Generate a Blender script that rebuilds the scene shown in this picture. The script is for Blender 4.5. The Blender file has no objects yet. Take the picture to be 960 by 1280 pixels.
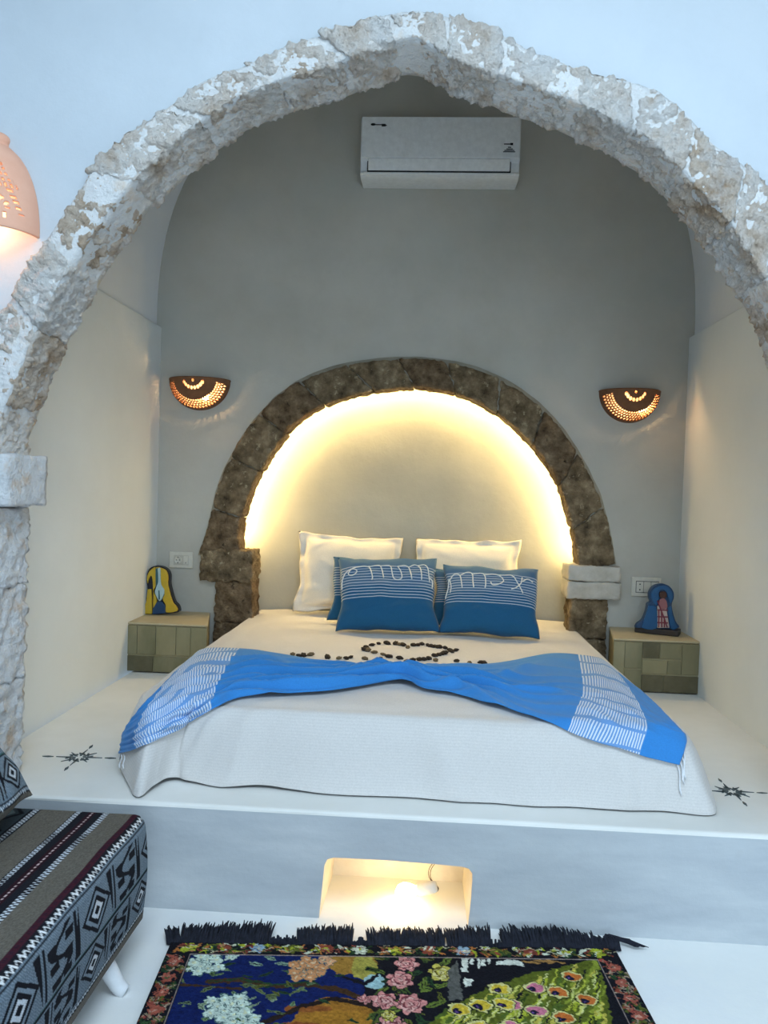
import bpy, bmesh, math, random
import numpy as np
from mathutils import Vector, Matrix, noise
from mathutils.bvhtree import BVHTree

SC = bpy.context.scene
COL = SC.collection
random.seed(7)
RNG = np.random.default_rng(7)

# ------------------------------------------------------------------ camera
FPX, EYE = 960.0, 1.32
YAW, PITCH, ROLL = 3.16, -1.75, 1.75
RM = (Matrix.Rotation(math.radians(YAW), 3, 'Z') @ Matrix.Rotation(math.pi/2 + math.radians(PITCH), 3, 'X')
      @ Matrix.Rotation(math.radians(ROLL), 3, 'Z'))
cd = bpy.data.cameras.new('camera')
cam = bpy.data.objects.new('camera', cd); COL.objects.link(cam)
cam.matrix_world = Matrix.Translation((0, 0, EYE)) @ RM.to_4x4()
cd.sensor_fit = 'VERTICAL'; cd.sensor_height = 24.0; cd.lens = 24.0*FPX/1280.0
cd.clip_start = 0.02
SC.camera = cam

# ------------------------------------------------------------------ world, daylight, exposure
SC.view_settings.view_transform = 'Standard'
SC.view_settings.look = 'None'
SC.view_settings.gamma = 1.0
SC.view_settings.use_curve_mapping = False
SC.view_settings.exposure = 0.3
W = bpy.data.worlds.new('sky'); SC.world = W; W.use_nodes = True
W.node_tree.nodes['Background'].inputs[0].default_value = (0.62, 0.80, 1.0, 1)
W.node_tree.nodes['Background'].inputs[1].default_value = 0.42


def area(name, loc, rot, sx, sy, power, color):
    l = bpy.data.lights.new(name, 'AREA'); l.shape = 'RECTANGLE'; l.size = sx; l.size_y = sy
    l.energy = power; l.color = color
    o = bpy.data.objects.new(name, l); COL.objects.link(o)
    o.location = loc; o.rotation_euler = rot
    return o


def point(name, loc, power, color, r=0.02):
    l = bpy.data.lights.new(name, 'POINT'); l.energy = power; l.color = color; l.shadow_soft_size = r
    o = bpy.data.objects.new(name, l); COL.objects.link(o); o.location = loc
    return o


# daylight falling in through the wide doorway behind the viewer
area('daylight_doorway', (1.0, -2.62, 1.35), (math.radians(90), 0, 0), 1.8, 2.4, 62, (0.68, 0.85, 1.0))
# and through the skylight of the front room
area('daylight_skylight', (0.15, 0.05, 3.5), (0, 0, 0), 1.7, 1.7, 82, (0.68, 0.85, 1.0))


# ------------------------------------------------------------------ helpers: rays through the photograph onto real planes
def ray(px, py):
    return RM @ Vector(((px-480)/FPX, (640-py)/FPX, -1.0))


def on_y(px, py, Y):
    d = ray(px, py); k = Y/d.y
    return Vector((d.x*k, Y, d.z*k + EYE))


def on_z(px, py, Z):
    d = ray(px, py); k = (Z-EYE)/d.z
    return Vector((d.x*k, d.y*k, Z))


# ------------------------------------------------------------------ helpers: materials
def new_mat(name):
    m = bpy.data.materials.new(name); m.use_nodes = True
    nt = m.node_tree
    return m, nt, nt.nodes['Principled BSDF']


def nd(nt, t, **kw):
    n = nt.nodes.new(t)
    for k, v in kw.items():
        if k.startswith('i_'):
            key = k[2:]
            n.inputs[int(key) if key.isdigit() else key.replace('_', ' ')].default_value = v
        else:
            setattr(n, k, v)
    return n


def ramp(nt, fac, stops):
    r = nt.nodes.new('ShaderNodeValToRGB')
    e = r.color_ramp.elements
    while len(e) < len(stops):
        e.new(0.5)
    for el, (p, c) in zip(e, stops):
        el.position = p; el.color = (*c, 1) if len(c) == 3 else c
    nt.links.new(fac, r.inputs[0])
    return r.outputs[0]


def mix(nt, fac, a, b, mode='MIX'):
    m = nt.nodes.new('ShaderNodeMix'); m.data_type = 'RGBA'; m.blend_type = mode
    L = nt.links
    if isinstance(fac, (int, float)): m.inputs[0].default_value = fac
    else: L.new(fac, m.inputs[0])
    for v, i in ((a, 6), (b, 7)):
        if isinstance(v, tuple): m.inputs[i].default_value = (*v[:3], 1)
        else: L.new(v, m.inputs[i])
    return m.outputs[2]


def noise_tex(nt, scale, detail=6, rough=0.6, coord='Object', stretch=None):
    tc = nt.nodes.new('ShaderNodeTexCoord')
    src = tc.outputs[coord]
    if stretch:
        mp = nt.nodes.new('ShaderNodeMapping'); mp.inputs['Scale'].default_value = stretch
        nt.links.new(src, mp.inputs[0]); src = mp.outputs[0]
    n = nt.nodes.new('ShaderNodeTexNoise')
    n.inputs['Scale'].default_value = scale; n.inputs['Detail'].default_value = detail
    n.inputs['Roughness'].default_value = rough
    nt.links.new(src, n.inputs['Vector'])
    return n.outputs['Fac']


def bump(nt, bsdf, height, strength, dist=0.01):
    b = nt.nodes.new('ShaderNodeBump'); b.inputs['Strength'].default_value = strength
    b.inputs['Distance'].default_value = dist
    nt.links.new(height, b.inputs['Height']); nt.links.new(b.outputs[0], bsdf.inputs['Normal'])


def mat_noise(name, stops, scale=3, detail=6, rough=0.85, bstr=0.3, bscale=25, bdist=0.01, stretch=None, spec=0.3, spots=None):
    m, nt, b = new_mat(name)
    f = noise_tex(nt, scale, detail, 0.62, stretch=stretch)
    c = ramp(nt, f, stops)
    if spots:
        sc, lo, hi, colr = spots
        f2 = noise_tex(nt, sc, 5, 0.65)
        k = ramp(nt, f2, [(lo, (0, 0, 0)), (hi, (1, 1, 1))])
        c = mix(nt, k, c, colr)
    nt.links.new(c, b.inputs['Base Color'])
    b.inputs['Roughness'].default_value = rough
    b.inputs['Specular IOR Level'].default_value = spec
    if bstr:
        bump(nt, b, noise_tex(nt, bscale, 8, 0.65), bstr, bdist)
    return m


def mat_plain(name, col, rough=0.6, spec=0.4, metal=0.0):
    m, nt, b = new_mat(name)
    f = noise_tex(nt, 40, 3)
    c = ramp(nt, f, [(0.3, tuple(x*0.93 for x in col)), (0.7, tuple(min(1, x*1.05) for x in col))])
    nt.links.new(c, b.inputs['Base Color'])
    b.inputs['Roughness'].default_value = rough; b.inputs['Specular IOR Level'].default_value = spec
    b.inputs['Metallic'].default_value = metal
    return m


def mat_emit(name, col, strength):
    m, nt, b = new_mat(name)
    b.inputs['Base Color'].default_value = (*col, 1)
    b.inputs['Emission Color'].default_value = (*col, 1)
    b.inputs['Emission Strength'].default_value = strength
    return m


def mat_attr(name, attr='Col', rough=0.9, weave=600, bstr=0.25):
    m, nt, b = new_mat(name)
    a = nt.nodes.new('ShaderNodeAttribute'); a.attribute_name = attr
    f = noise_tex(nt, weave, 2)
    k = ramp(nt, f, [(0.3, (0.78, 0.78, 0.78)), (0.7, (1.12, 1.12, 1.12))])
    nt.links.new(mix(nt, 1.0, a.outputs['Color'], k, 'MULTIPLY'), b.inputs['Base Color'])
    b.inputs['Roughness'].default_value = rough; b.inputs['Specular IOR Level'].default_value = 0.1
    bump(nt, b, noise_tex(nt, weave*0.6, 3), bstr, 0.003)
    return m


# ------------------------------------------------------------------ helpers: objects
def link(o, parent=None):
    COL.objects.link(o)
    if parent is not None:
        o.parent = parent
    return o


def mesh_obj(name, verts, faces, mat, parent=None, smooth=True, origin=None):
    """one mesh object; verts are world coordinates, stored relative to the parent's base (or its own origin)"""
    off = Vector((0, 0, 0))
    if parent is not None:
        off = parent.get('_base_v', None)
        off = Vector(off) if off is not None else Vector((0, 0, 0))
    elif origin is not None:
        off = Vector(origin)
    me = bpy.data.meshes.new(name)
    V = np.asarray([tuple(v) for v in verts], float) - np.array(off)
    me.from_pydata(V.tolist(), [], [tuple(f) for f in faces])
    me.update()
    if smooth:
        me.polygons.foreach_set('use_smooth', [True]*len(me.polygons))
    o = bpy.data.objects.new(name, me)
    if mat: me.materials.append(mat)
    link(o, parent)
    if parent is not None and parent.get('_base_v', None) is not None:
        o['_base_v'] = list(parent['_base_v'])
    if parent is None and origin is not None:
        o.location = origin
    fix_normals(me)
    return o


def fix_normals(me):
    bm = bmesh.new(); bm.from_mesh(me)
    bmesh.ops.recalc_face_normals(bm, faces=bm.faces)
    bm.to_mesh(me); bm.free()


def thing(name, label, cat, loc, group=None):
    o = bpy.data.objects.new(name, None); COL.objects.link(o)
    o.empty_display_size = 0.05
    o.location = loc; o['label'] = label; o['category'] = cat
    o['_base_v'] = [float(x) for x in loc]
    if group: o['group'] = group
    return o


def tag(o, label, cat=None, group=None, kind=None):
    o['label'] = label
    if cat: o['category'] = cat
    if group: o['group'] = group
    if kind: o['kind'] = kind
    return o


def struct(o, label=None):
    o['kind'] = 'structure'
    if label: o['label'] = label
    return o


class MB:
    """collects shapes into one mesh"""
    def __init__(s): s.v = []; s.f = []
    def add(s, V, F):
        n = len(s.v); s.v += [tuple(v) for v in V]; s.f += [tuple(i+n for i in f) for f in F]
        return s
    def box(s, a, b, M=None):
        (x0, y0, z0), (x1, y1, z1) = a, b
        V = [Vector(p) for p in ((x0,y0,z0),(x1,y0,z0),(x1,y1,z0),(x0,y1,z0),(x0,y0,z1),(x1,y0,z1),(x1,y1,z1),(x0,y1,z1))]
        if M is not None: V = [M @ p for p in V]
        return s.add(V, [(0,3,2,1),(4,5,6,7),(0,1,5,4),(1,2,6,5),(2,3,7,6),(3,0,4,7)])
    def tube(s, pts, r, n=8, cap=True):
        pts = [Vector(p) for p in pts]; m = len(pts)
        rs = r if isinstance(r, (list, tuple)) else [r]*m
        V = []; F = []; up = None
        for i, p in enumerate(pts):
            t = (pts[min(i+1, m-1)] - pts[max(i-1, 0)]).normalized()
            if up is None:
                up = t.cross(Vector((0.31, 0.2, 0.93)))
                if up.length < 1e-3: up = t.cross(Vector((1, 0, 0)))
                up.normalize()
            up = (up - t*up.dot(t)).normalized(); w = t.cross(up)
            for k in range(n):
                a = 2*math.pi*k/n
                V.append(p + (up*math.cos(a) + w*math.sin(a))*rs[i])
        for i in range(m-1):
            for k in range(n):
                F.append((i*n+k, i*n+(k+1) % n, (i+1)*n+(k+1) % n, (i+1)*n+k))
        if cap:
            F.append(tuple(range(n))[::-1]); F.append(tuple(range((m-1)*n, m*n)))
        return s.add(V, F)
    def prism(s, poly, y0, y1):
        """poly: list of (x,z) in world; extruded from y0 to y1"""
        n = len(poly)
        V = [(x, y0, z) for x, z in poly] + [(x, y1, z) for x, z in poly]
        F = [tuple(range(n)), tuple(range(n, 2*n))[::-1]]
        F += [(i, (i+1) % n, n+(i+1) % n, n+i) for i in range(n)]
        return s.add(V, F)
    def lathe(s, prof, M=None, n=24):
        """prof: list of (r, h) around local z"""
        V = []; F = []
        for r, h in prof:
            for k in range(n):
                a = 2*math.pi*k/n; p = Vector((r*math.cos(a), r*math.sin(a), h))
                V.append(M @ p if M is not None else p)
        for i in range(len(prof)-1):
            for k in range(n):
                F.append((i*n+k, i*n+(k+1) % n, (i+1)*n+(k+1) % n, (i+1)*n+k))
        F.append(tuple(range(n))[::-1]); F.append(tuple(range((len(prof)-1)*n, len(prof)*n)))
        return s.add(V, F)
    def build(s, name, mat, parent=None, smooth=False, origin=None, bevel=0, seg=2):
        o = mesh_obj(name, s.v, s.f, mat, parent, smooth, origin)
        if bevel:
            bv = o.modifiers.new('bevel', 'BEVEL'); bv.width = bevel; bv.segments = seg
            bv.limit_method = 'ANGLE'; bv.angle_limit = math.radians(35)
            o.data.polygons.foreach_set('use_smooth', [True]*len(o.data.polygons))
            wn = o.modifiers.new('wn', 'WEIGHTED_NORMAL'); wn.keep_sharp = True
        return o


def grid_faces(nu, nv):
    return [(i*nv+j, i*nv+j+1, (i+1)*nv+j+1, (i+1)*nv+j) for i in range(nu-1) for j in range(nv-1)]


def resample(pts, n):
    P = np.asarray([tuple(p) for p in pts], float)
    d = np.r_[0, np.cumsum(np.linalg.norm(np.diff(P, axis=0), axis=1))]
    t = np.linspace(0, d[-1], n)
    return np.stack([np.interp(t, d, P[:, k]) for k in range(P.shape[1])], 1)


def smooth_curve(pts, n):
    """Catmull-Rom through points, uniform in index"""
    P = np.asarray([tuple(p) for p in pts], float)
    P = np.vstack([2*P[0]-P[1], P, 2*P[-1]-P[-2]])
    out = []
    m = len(P)-3
    for u in np.linspace(0, m, n):
        i = min(int(u), m-1); f = u-i
        a, b, c, d = P[i], P[i+1], P[i+2], P[i+3]
        out.append(0.5*((2*b)+(c-a)*f+(2*a-5*b+4*c-d)*f*f+(3*b-a-3*c+d)*f**3))
    return np.array(out)


def fnoise(p, f, o=4, h=0.9):
    return noise.fractal(Vector(p)*f, h, 2.0, o)


def rock(P, n, name, mat, parent, amp=0.012, freq=14, amp2=0.012, freq2=4, edge=0.35, seed=0, keep=None):
    """a rough hewn block: P(u,v,w) maps the unit cube to world; n=(nu,nv,nw) cells"""
    bm = bmesh.new()
    nu, nv, nw = n
    idx = {}
    def vert(i, j, k):
        key = (i, j, k)
        if key not in idx:
            c = [i/nu*2-1, j/nv*2-1, k/nw*2-1]
            # round edges: squeeze where two or more coordinates are near the limit
            q = []
            for a in range(3):
                o2 = [abs(c[b]) for b in range(3) if b != a]
                s = 1 - edge*0.16*(max(o2[0], 0)**8 + max(o2[1], 0)**8)*abs(c[a])**3
                q.append(c[a]*s*0.5+0.5)
            idx[key] = bm.verts.new(P(*q))
        return idx[key]
    def quad(a, b, c, d):
        try: bm.faces.new((a, b, c, d))
        except ValueError: pass
    for i in range(nu):
        for j in range(nv):
            for k in (0, nw):
                quad(vert(i,j,k), vert(i+1,j,k), vert(i+1,j+1,k), vert(i,j+1,k))
    for i in range(nu):
        for k in range(nw):
            for j in (0, nv):
                quad(vert(i,j,k), vert(i+1,j,k), vert(i+1,j,k+1), vert(i,j,k+1))
    for j in range(nv):
        for k in range(nw):
            for i in (0, nu):
                quad(vert(i,j,k), vert(i,j+1,k), vert(i,j+1,k+1), vert(i,j,k+1))
    bmesh.ops.recalc_face_normals(bm, faces=bm.faces)
    bm.normal_update()
    sv = Vector((seed*3.1, seed*1.7, seed*2.3))
    disp = []
    for v in bm.verts:
        p = v.co + sv
        d = amp*fnoise(p, freq, 5, 0.7) + amp2*noise.noise(p*freq2)
        rid = noise.voronoi(p*freq*1.3)[0][0]
        d -= amp*0.9*max(0, 0.28-rid)*2
        disp.append(v.normal*d)
    for v, d in zip(bm.verts, disp): v.co += d
    off = Vector(parent.get('_base_v', (0, 0, 0))) if parent is not None else Vector((0, 0, 0))
    for v in bm.verts: v.co -= off
    me = bpy.data.meshes.new(name); bm.to_mesh(me); bm.free()
    me.polygons.foreach_set('use_smooth', [True]*len(me.polygons))
    me.materials.append(mat)
    o = bpy.data.objects.new(name, me); link(o, parent)
    return o


# ------------------------------------------------------------------ materials
M = {}
M['plaster_front'] = mat_noise('white_limewash', [(0.3, (0.52, 0.565, 0.60)), (0.55, (0.57, 0.615, 0.65)), (0.8, (0.60, 0.64, 0.67))], 1.6, 7, 0.9, 0.18, 9, 0.02)
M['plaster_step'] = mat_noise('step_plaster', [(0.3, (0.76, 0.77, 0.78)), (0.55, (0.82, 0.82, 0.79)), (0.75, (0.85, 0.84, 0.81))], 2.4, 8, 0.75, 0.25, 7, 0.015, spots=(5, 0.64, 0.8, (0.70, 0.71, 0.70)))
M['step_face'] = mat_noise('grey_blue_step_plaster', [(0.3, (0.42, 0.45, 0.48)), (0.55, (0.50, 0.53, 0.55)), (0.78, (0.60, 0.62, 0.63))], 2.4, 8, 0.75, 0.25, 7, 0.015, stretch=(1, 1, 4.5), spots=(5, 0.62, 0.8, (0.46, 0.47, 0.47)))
M['niche_low'] = mat_noise('low_niche_plaster', [(0.3, (0.66, 0.60, 0.50)), (0.7, (0.76, 0.72, 0.63))], 8, 6, 0.85, 0.3, 20, 0.01)
M['plaster_floor'] = mat_noise('floor_plaster', [(0.3, (0.74, 0.73, 0.68)), (0.6, (0.81, 0.80, 0.76)), (0.8, (0.85, 0.85, 0.82))], 2.2, 8, 0.7, 0.15, 9, 0.01)
M['plaster_side'] = mat_noise('side_wall_plaster', [(0.3, (0.74, 0.77, 0.76)), (0.55, (0.79, 0.82, 0.81)), (0.8, (0.82, 0.85, 0.84))], 1.3, 6, 0.8, 0.15, 6, 0.02)
M['plaster_vault'] = mat_noise('vault_plaster', [(0.3, (0.78, 0.80, 0.83)), (0.7, (0.84, 0.86, 0.87))], 1.5, 5, 0.85, 0.12, 6, 0.02)
M['plaster_back'] = mat_noise('grey_back_wall_plaster', [(0.28, (0.43, 0.415, 0.36)), (0.5, (0.50, 0.485, 0.43)), (0.75, (0.56, 0.545, 0.49))], 1.7, 8, 0.8, 0.2, 6, 0.02, spots=(0.9, 0.5, 0.75, (0.45, 0.47, 0.43)))
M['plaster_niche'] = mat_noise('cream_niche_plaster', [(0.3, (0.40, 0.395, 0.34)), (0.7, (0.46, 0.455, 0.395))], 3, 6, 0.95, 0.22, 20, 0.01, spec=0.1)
M['mortar'] = mat_noise('arch_plaster', [(0.3, (0.72, 0.72, 0.71)), (0.7, (0.80, 0.80, 0.79))], 5, 8, 0.9, 0.8, 26, 0.03, spots=(9, 0.54, 0.7, (0.70, 0.59, 0.49)))
M['stone_front'] = mat_noise('limewashed_arch_stone', [(0.22, (0.34, 0.23, 0.14)), (0.34, (0.66, 0.54, 0.43)), (0.46, (0.82, 0.74, 0.66)), (0.66, (0.88, 0.85, 0.80))], 9, 10, 0.95, 1.0, 60, 0.03, spots=(4.5, 0.48, 0.68, (0.84, 0.83, 0.81)))
M['stone_tan'] = mat_noise('bare_tan_arch_stone', [(0.22, (0.24, 0.15, 0.08)), (0.38, (0.54, 0.40, 0.28)), (0.54, (0.76, 0.65, 0.54)), (0.72, (0.84, 0.79, 0.73))], 9, 10, 0.95, 1.0, 60, 0.03, spots=(5, 0.50, 0.66, (0.83, 0.81, 0.79)))
M['stone_white'] = mat_noise('white_washed_block', [(0.3, (0.72, 0.73, 0.74)), (0.7, (0.80, 0.80, 0.80))], 7, 8, 0.92, 0.9, 45, 0.025, spots=(8, 0.55, 0.68, (0.66, 0.53, 0.42)), stretch=(1.4, 1.4, 0.6))
M['stone_dark'] = mat_noise('dark_arch_stone', [(0.28, (0.043, 0.031, 0.018)), (0.42, (0.189, 0.135, 0.075)), (0.56, (0.319, 0.234, 0.137)), (0.74, (0.580, 0.454, 0.286))], 14, 10, 0.95, 1.0, 70, 0.03, spots=(26, 0.60, 0.70, (0.638, 0.525, 0.338)))
M['stone_dark2'] = mat_noise('dark_arch_stone_reddish', [(0.28, (0.043, 0.028, 0.016)), (0.42, (0.174, 0.114, 0.062)), (0.58, (0.304, 0.213, 0.124)), (0.76, (0.580, 0.440, 0.273))], 16, 10, 0.95, 1.0, 70, 0.03, spots=(22, 0.61, 0.70, (0.036, 0.026, 0.016)))
M['stone_impost'] = mat_noise('grey_white_impost', [(0.3, (0.40, 0.37, 0.31)), (0.6, (0.56, 0.53, 0.47)), (0.8, (0.66, 0.63, 0.57))], 10, 8, 0.9, 0.5, 35, 0.01)
M['edge_plaster'] = mat_noise('yellowish_joint_plaster', [(0.3, (0.32, 0.29, 0.22)), (0.7, (0.45, 0.42, 0.34))], 9, 7, 0.9, 0.5, 30, 0.01)

# ------------------------------------------------------------------ main measures
PZ = 0.33            # platform height
PY = 2.30            # platform front
BW = 4.27            # alcove back wall
NB = 4.56            # niche back
XL, XR = -1.52, 1.39
AF, AB = 2.29, 2.48  # front arch face / back
WL, WR = -1.50, 2.5  # front room
CEIL = 3.45

# ------------------------------------------------------------------ room shell
struct(MB().box((WL-0.2, -2.6, -0.1), (WR+0.2, PY+0.5, 0.0)).build('floor', M['plaster_step']), 'pale plastered floor of the front room')
cl = MB()
for a, b in (((WL-0.2, -2.6), (WR+0.2, -0.85)), ((WL-0.2, 0.95), (WR+0.2, AB)), ((WL-0.2, -0.85), (-0.75, 0.95)), ((1.05, -0.85), (WR+0.2, 0.95))):
    cl.box((*a, CEIL), (*b, CEIL+0.1))
struct(cl.build('ceiling', M['plaster_front']), 'white ceiling of the front room around its skylight')
struct(MB().box((WL-0.12, -2.6, 0), (WL, AF, CEIL)).build('wall_left', M['plaster_front']))
struct(MB().box((WR, -2.6, 0), (WR+0.12, AF, CEIL)).build('wall_right', M['plaster_front']))
rw = MB()
rw.box((WL, -2.6, 0), (0.1, -2.45, CEIL)); rw.box((1.9, -2.6, 0), (WR, -2.45, CEIL)); rw.box((0.1, -2.6, 2.6), (1.9, -2.45, CEIL))
struct(rw.build('wall_rear', M['plaster_front']))

# front arch curves (inner edge on its back plane, outer edge on its face)
ARCH = [((33,600),(-45,575)),((40,545),(-35,515)),((60,490),(-8,425)),((85,430),(18,372)),((110,380),(45,325)),((150,318),(80,272)),((200,255),(122,208)),
        ((250,208),(188,153)),((310,165),(245,110)),((365,143),(305,84)),((420,126),(370,58)),((470,109),(435,36)),((516,95),(500,17)),
        ((560,115),(555,22)),((605,133),(612,40)),((660,153),(665,67)),((715,173),(725,92)),((760,196),(790,107)),((800,223),(845,135)),
        ((840,263),(880,175)),((875,301),(925,207)),((905,346),(965,245)),((930,388),(1000,295)),((946,430),(1036,352)),((963,490),(1062,425)),
        ((982,560),(1085,515)),((1000,620),(1105,600))]
A_in = [(on_y(*a, AB).x, on_y(*a, AB).z) for a, b in ARCH]
A_out = [(on_y(*b, AF).x, on_y(*b, AF).z) for a, b in ARCH]
NT = 260
AI = smooth_curve(A_in, NT); AO = smooth_curve(A_out, NT)
def arch_pt(t, v):
    k = t*(NT-1)
    i = [np.interp(k, np.arange(NT), AI[:, c]) for c in (0, 1)]
    o = [np.interp(k, np.arange(NT), AO[:, c]) for c in (0, 1)]
    return i[0]+(o[0]-i[0])*v, i[1]+(o[1]-i[1])*v

# front wall plate around the arch
hole = [(A_in[0][0]-0.06, PZ)] + [arch_pt(t, 0.55) for t in np.linspace(0, 1, 90)] + [(A_in[-1][0]+0.06, PZ)]
hole = np.array(hole)
xl, xr, zt = WL, WR, CEIL
mid = len(hole)//2
outer = []
c0 = np.array((-0.1, 1.2))
for x, z in hole:
    if z <= PZ+1e-6: outer.append((xl if x < 0 else xr, PZ)); continue
    d = np.array((x, z))-c0
    ks = []
    if d[0] < 0: ks.append((xl-c0[0])/d[0])
    if d[0] > 0: ks.append((xr-c0[0])/d[0])
    if d[1] > 0: ks.append((zt-c0[1])/d[1])
    k = min(ks); outer.append(tuple(c0+d*k))
def wall_strip(hole, outer, y0, y1, name, mat, smooth=False, sub=10):
    n = len(hole); V = []; F = []
    for y in (y0, y1):
        for s in range(sub+1):
            for h, o in zip(hole, outer):
                f = s/sub
                V.append((h[0]+(o[0]-h[0])*f, y, h[1]+(o[1]-h[1])*f))
    per = n*(sub+1)
    for L in range(2):
        for s in range(sub):
            for i in range(n-1):
                a = L*per+s*n+i
                F.append((a, a+1, a+n+1, a+n))
    for i in range(n-1):
        F.append((i, i+1, per+i+1, per+i))
    return mesh_obj(name, V, F, mat, None, smooth)
# corners of the rectangle are cut by the radial fan: add two small corner prisms via explicit points
def add_corners(outer):
    o = [tuple(p) for p in outer]
    for cx in (xl, xr):
        j = min(range(len(o)), key=lambda q: (o[q][0]-cx)**2+(o[q][1]-zt)**2)
        o[j] = (cx, zt)
    return o
outer = add_corners(outer)
wall_front = struct(wall_strip(hole, outer, AF+0.02, AB-0.005, 'wall_front', M['plaster_front']), 'white plastered wall pierced by the big rough stone arch')

# plaster bed of the arch: a lumpy band the stones sit in
def arch_band(name, mat, v0, v1, y0, y1, parent, nt=200, nv=8, ny=6, amp=0.008):
    ring = []   # cross-section loop in (v, y)
    ring += [(v0+(v1-v0)*i/nv, y0) for i in range(nv)]
    ring += [(v1, y0+(y1-y0)*i/ny) for i in range(ny)]
    ring += [(v1-(v1-v0)*i/nv, y1) for i in range(nv)]
    ring += [(v0, y1-(y1-y0)*i/ny) for i in range(ny)]
    V = []; F = []; m = len(ring)
    for i in range(nt):
        for v, y in ring:
            x, z = arch_pt(i/(nt-1), v)
            p = Vector((x, y, z))
            cv, cy = (v0+v1)/2, (y0+y1)/2
            xc, zc = arch_pt(i/(nt-1), cv)
            d = (p-Vector((xc, cy, zc))).normalized()
            V.append(p + d*amp*(fnoise(p, 9, 4)+0.6*noise.noise(p*4)))
    for i in range(nt-1):
        for k in range(m):
            F.append((i*m+k, i*m+(k+1) % m, (i+1)*m+(k+1) % m, (i+1)*m+k))
    return mesh_obj(name, V, F, mat, parent, True)
arch_band('arch_plaster', M['mortar'], 0.04, 0.99, AF-0.012, AB-0.004, wall_front)

# voussoirs of the front arch
cuts = [0.0, 0.055, 0.115, 0.175, 0.225, 0.285, 0.345, 0.40, 0.45, 0.50, 0.55, 0.605, 0.66, 0.72, 0.775, 0.83, 0.89, 0.945, 1.0]
tans = {1, 3, 13, 15, 16}
for i in range(len(cuts)-1):
    g0 = random.uniform(0.0008, 0.004); g1 = random.uniform(0.0008, 0.004)
    t0, t1 = cuts[i]+g0, cuts[i+1]-g1
    va = random.uniform(-0.03, 0.03); vb = random.uniform(0.96, 1.10)
    sk = random.uniform(-0.008, 0.008)
    yf = AF - random.uniform(0.010, 0.024)
    def P(u, v, w, t0=t0, t1=t1, va=va, vb=vb, yf=yf, sk=sk):
        x, z = arch_pt(min(max(t0+(t1-t0)*u + sk*(v-0.5), 0), 1), va+(vb-va)*v)
        return Vector((x, yf+(AB-yf)*w, z))
    rock(P, (46, 26, 28), 'voussoir', M['stone_tan'] if i in tans else M['stone_front'], wall_front, 0.013, 34, 0.008, 8, 0.12, i)

# left jamb: impost block and pillar stones
def box_map(a, b):
    return lambda u, v, w: Vector((a[0]+(b[0]-a[0])*u, a[1]+(b[1]-a[1])*v, a[2]+(b[2]-a[2])*w))
bi0 = on_y(55, 632, AB); bi1 = on_y(55, 571, AB)
rock(box_map((-1.66, AF-0.03, bi0.z), (bi0.x, AB+0.02, bi1.z)), (24, 14, 14), 'impost_block', M['stone_white'], wall_front, 0.007, 24, 0.004, 6, 0.06, 31)
jx = on_y(32, 700, AB).x
zs = [PZ, 0.66, 0.97, bi0.z-0.004]
for i in range(3):
    rock(box_map((-1.66, AF-0.008, zs[i]), (jx+0.004*i, AB+0.005, zs[i+1])), (30, 18, 34), 'pillar_stone', M['stone_white'], wall_front, 0.013, 26, 0.008, 5, 0.04, 41+i)
jr = A_in[-1][0]
for i in range(3):
    rock(box_map((jr, AF-0.008, zs[i]+0.002), (jr+0.30, AB+0.005, zs[i+1]+0.03)), (16, 10, 18), 'pillar_stone', M['stone_white'], wall_front, 0.012, 12, 0.01, 4, 0.4, 51+i)

# platform with the small low niche
nh = [(-0.288, 0.0), (-0.281, 0.10), (-0.276, 0.165), (-0.270, 0.182), (-0.252, 0.190), (-0.10, 0.191), (0.05, 0.188), (0.150, 0.184), (0.168, 0.178), (0.175, 0.162), (0.172, 0.08), (0.166, 0.0)]
nh = resample(nh, 40)
cN = np.array((-0.06, 0.0)); outN = []
for x, z in nh:
    d = np.array((x, z))-cN
    if z < 1e-6: outN.append((WL if x < 0 else WR, 0)); continue
    ks = [(WL-cN[0])/d[0] if d[0] < 0 else (WR-cN[0])/d[0] if d[0] > 0 else 1e9]
    if d[1] > 1e-6: ks.append((PZ-0.012-cN[1])/d[1])
    outN.append(tuple(cN+d*min(ks)))
for cx in (WL, WR):
    j = min(range(len(outN)), key=lambda q: (outN[q][0]-cx)**2+(outN[q][1]-PZ)**2*0.2 + (0 if outN[q][1] > 0.01 else 9))
    outN[j] = (cx, PZ-0.012)
V = []; F = []
n = len(nh)
for h, o in zip(nh, outN):
    V += [(h[0]+(o[0]-h[0])*s/8, PY, h[1]+(o[1]-h[1])*s/8) for s in range(9)]
F += grid_faces(n, 9); NFACE = len(F)
# niche lining
k0 = len(V)
for h in nh:
    V += [(h[0]*(1-0.03*s), PY+0.265*s, h[1]) for s in (0, 0.03, 0.5, 1.0)]
F += [tuple(k0+q for q in f) for f in grid_faces(n, 4)]
k1 = len(V)
V += [(h[0]*0.97, PY+0.265, h[1]) for h in nh]; F.append(tuple(range(k1, k1+n)))
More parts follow.
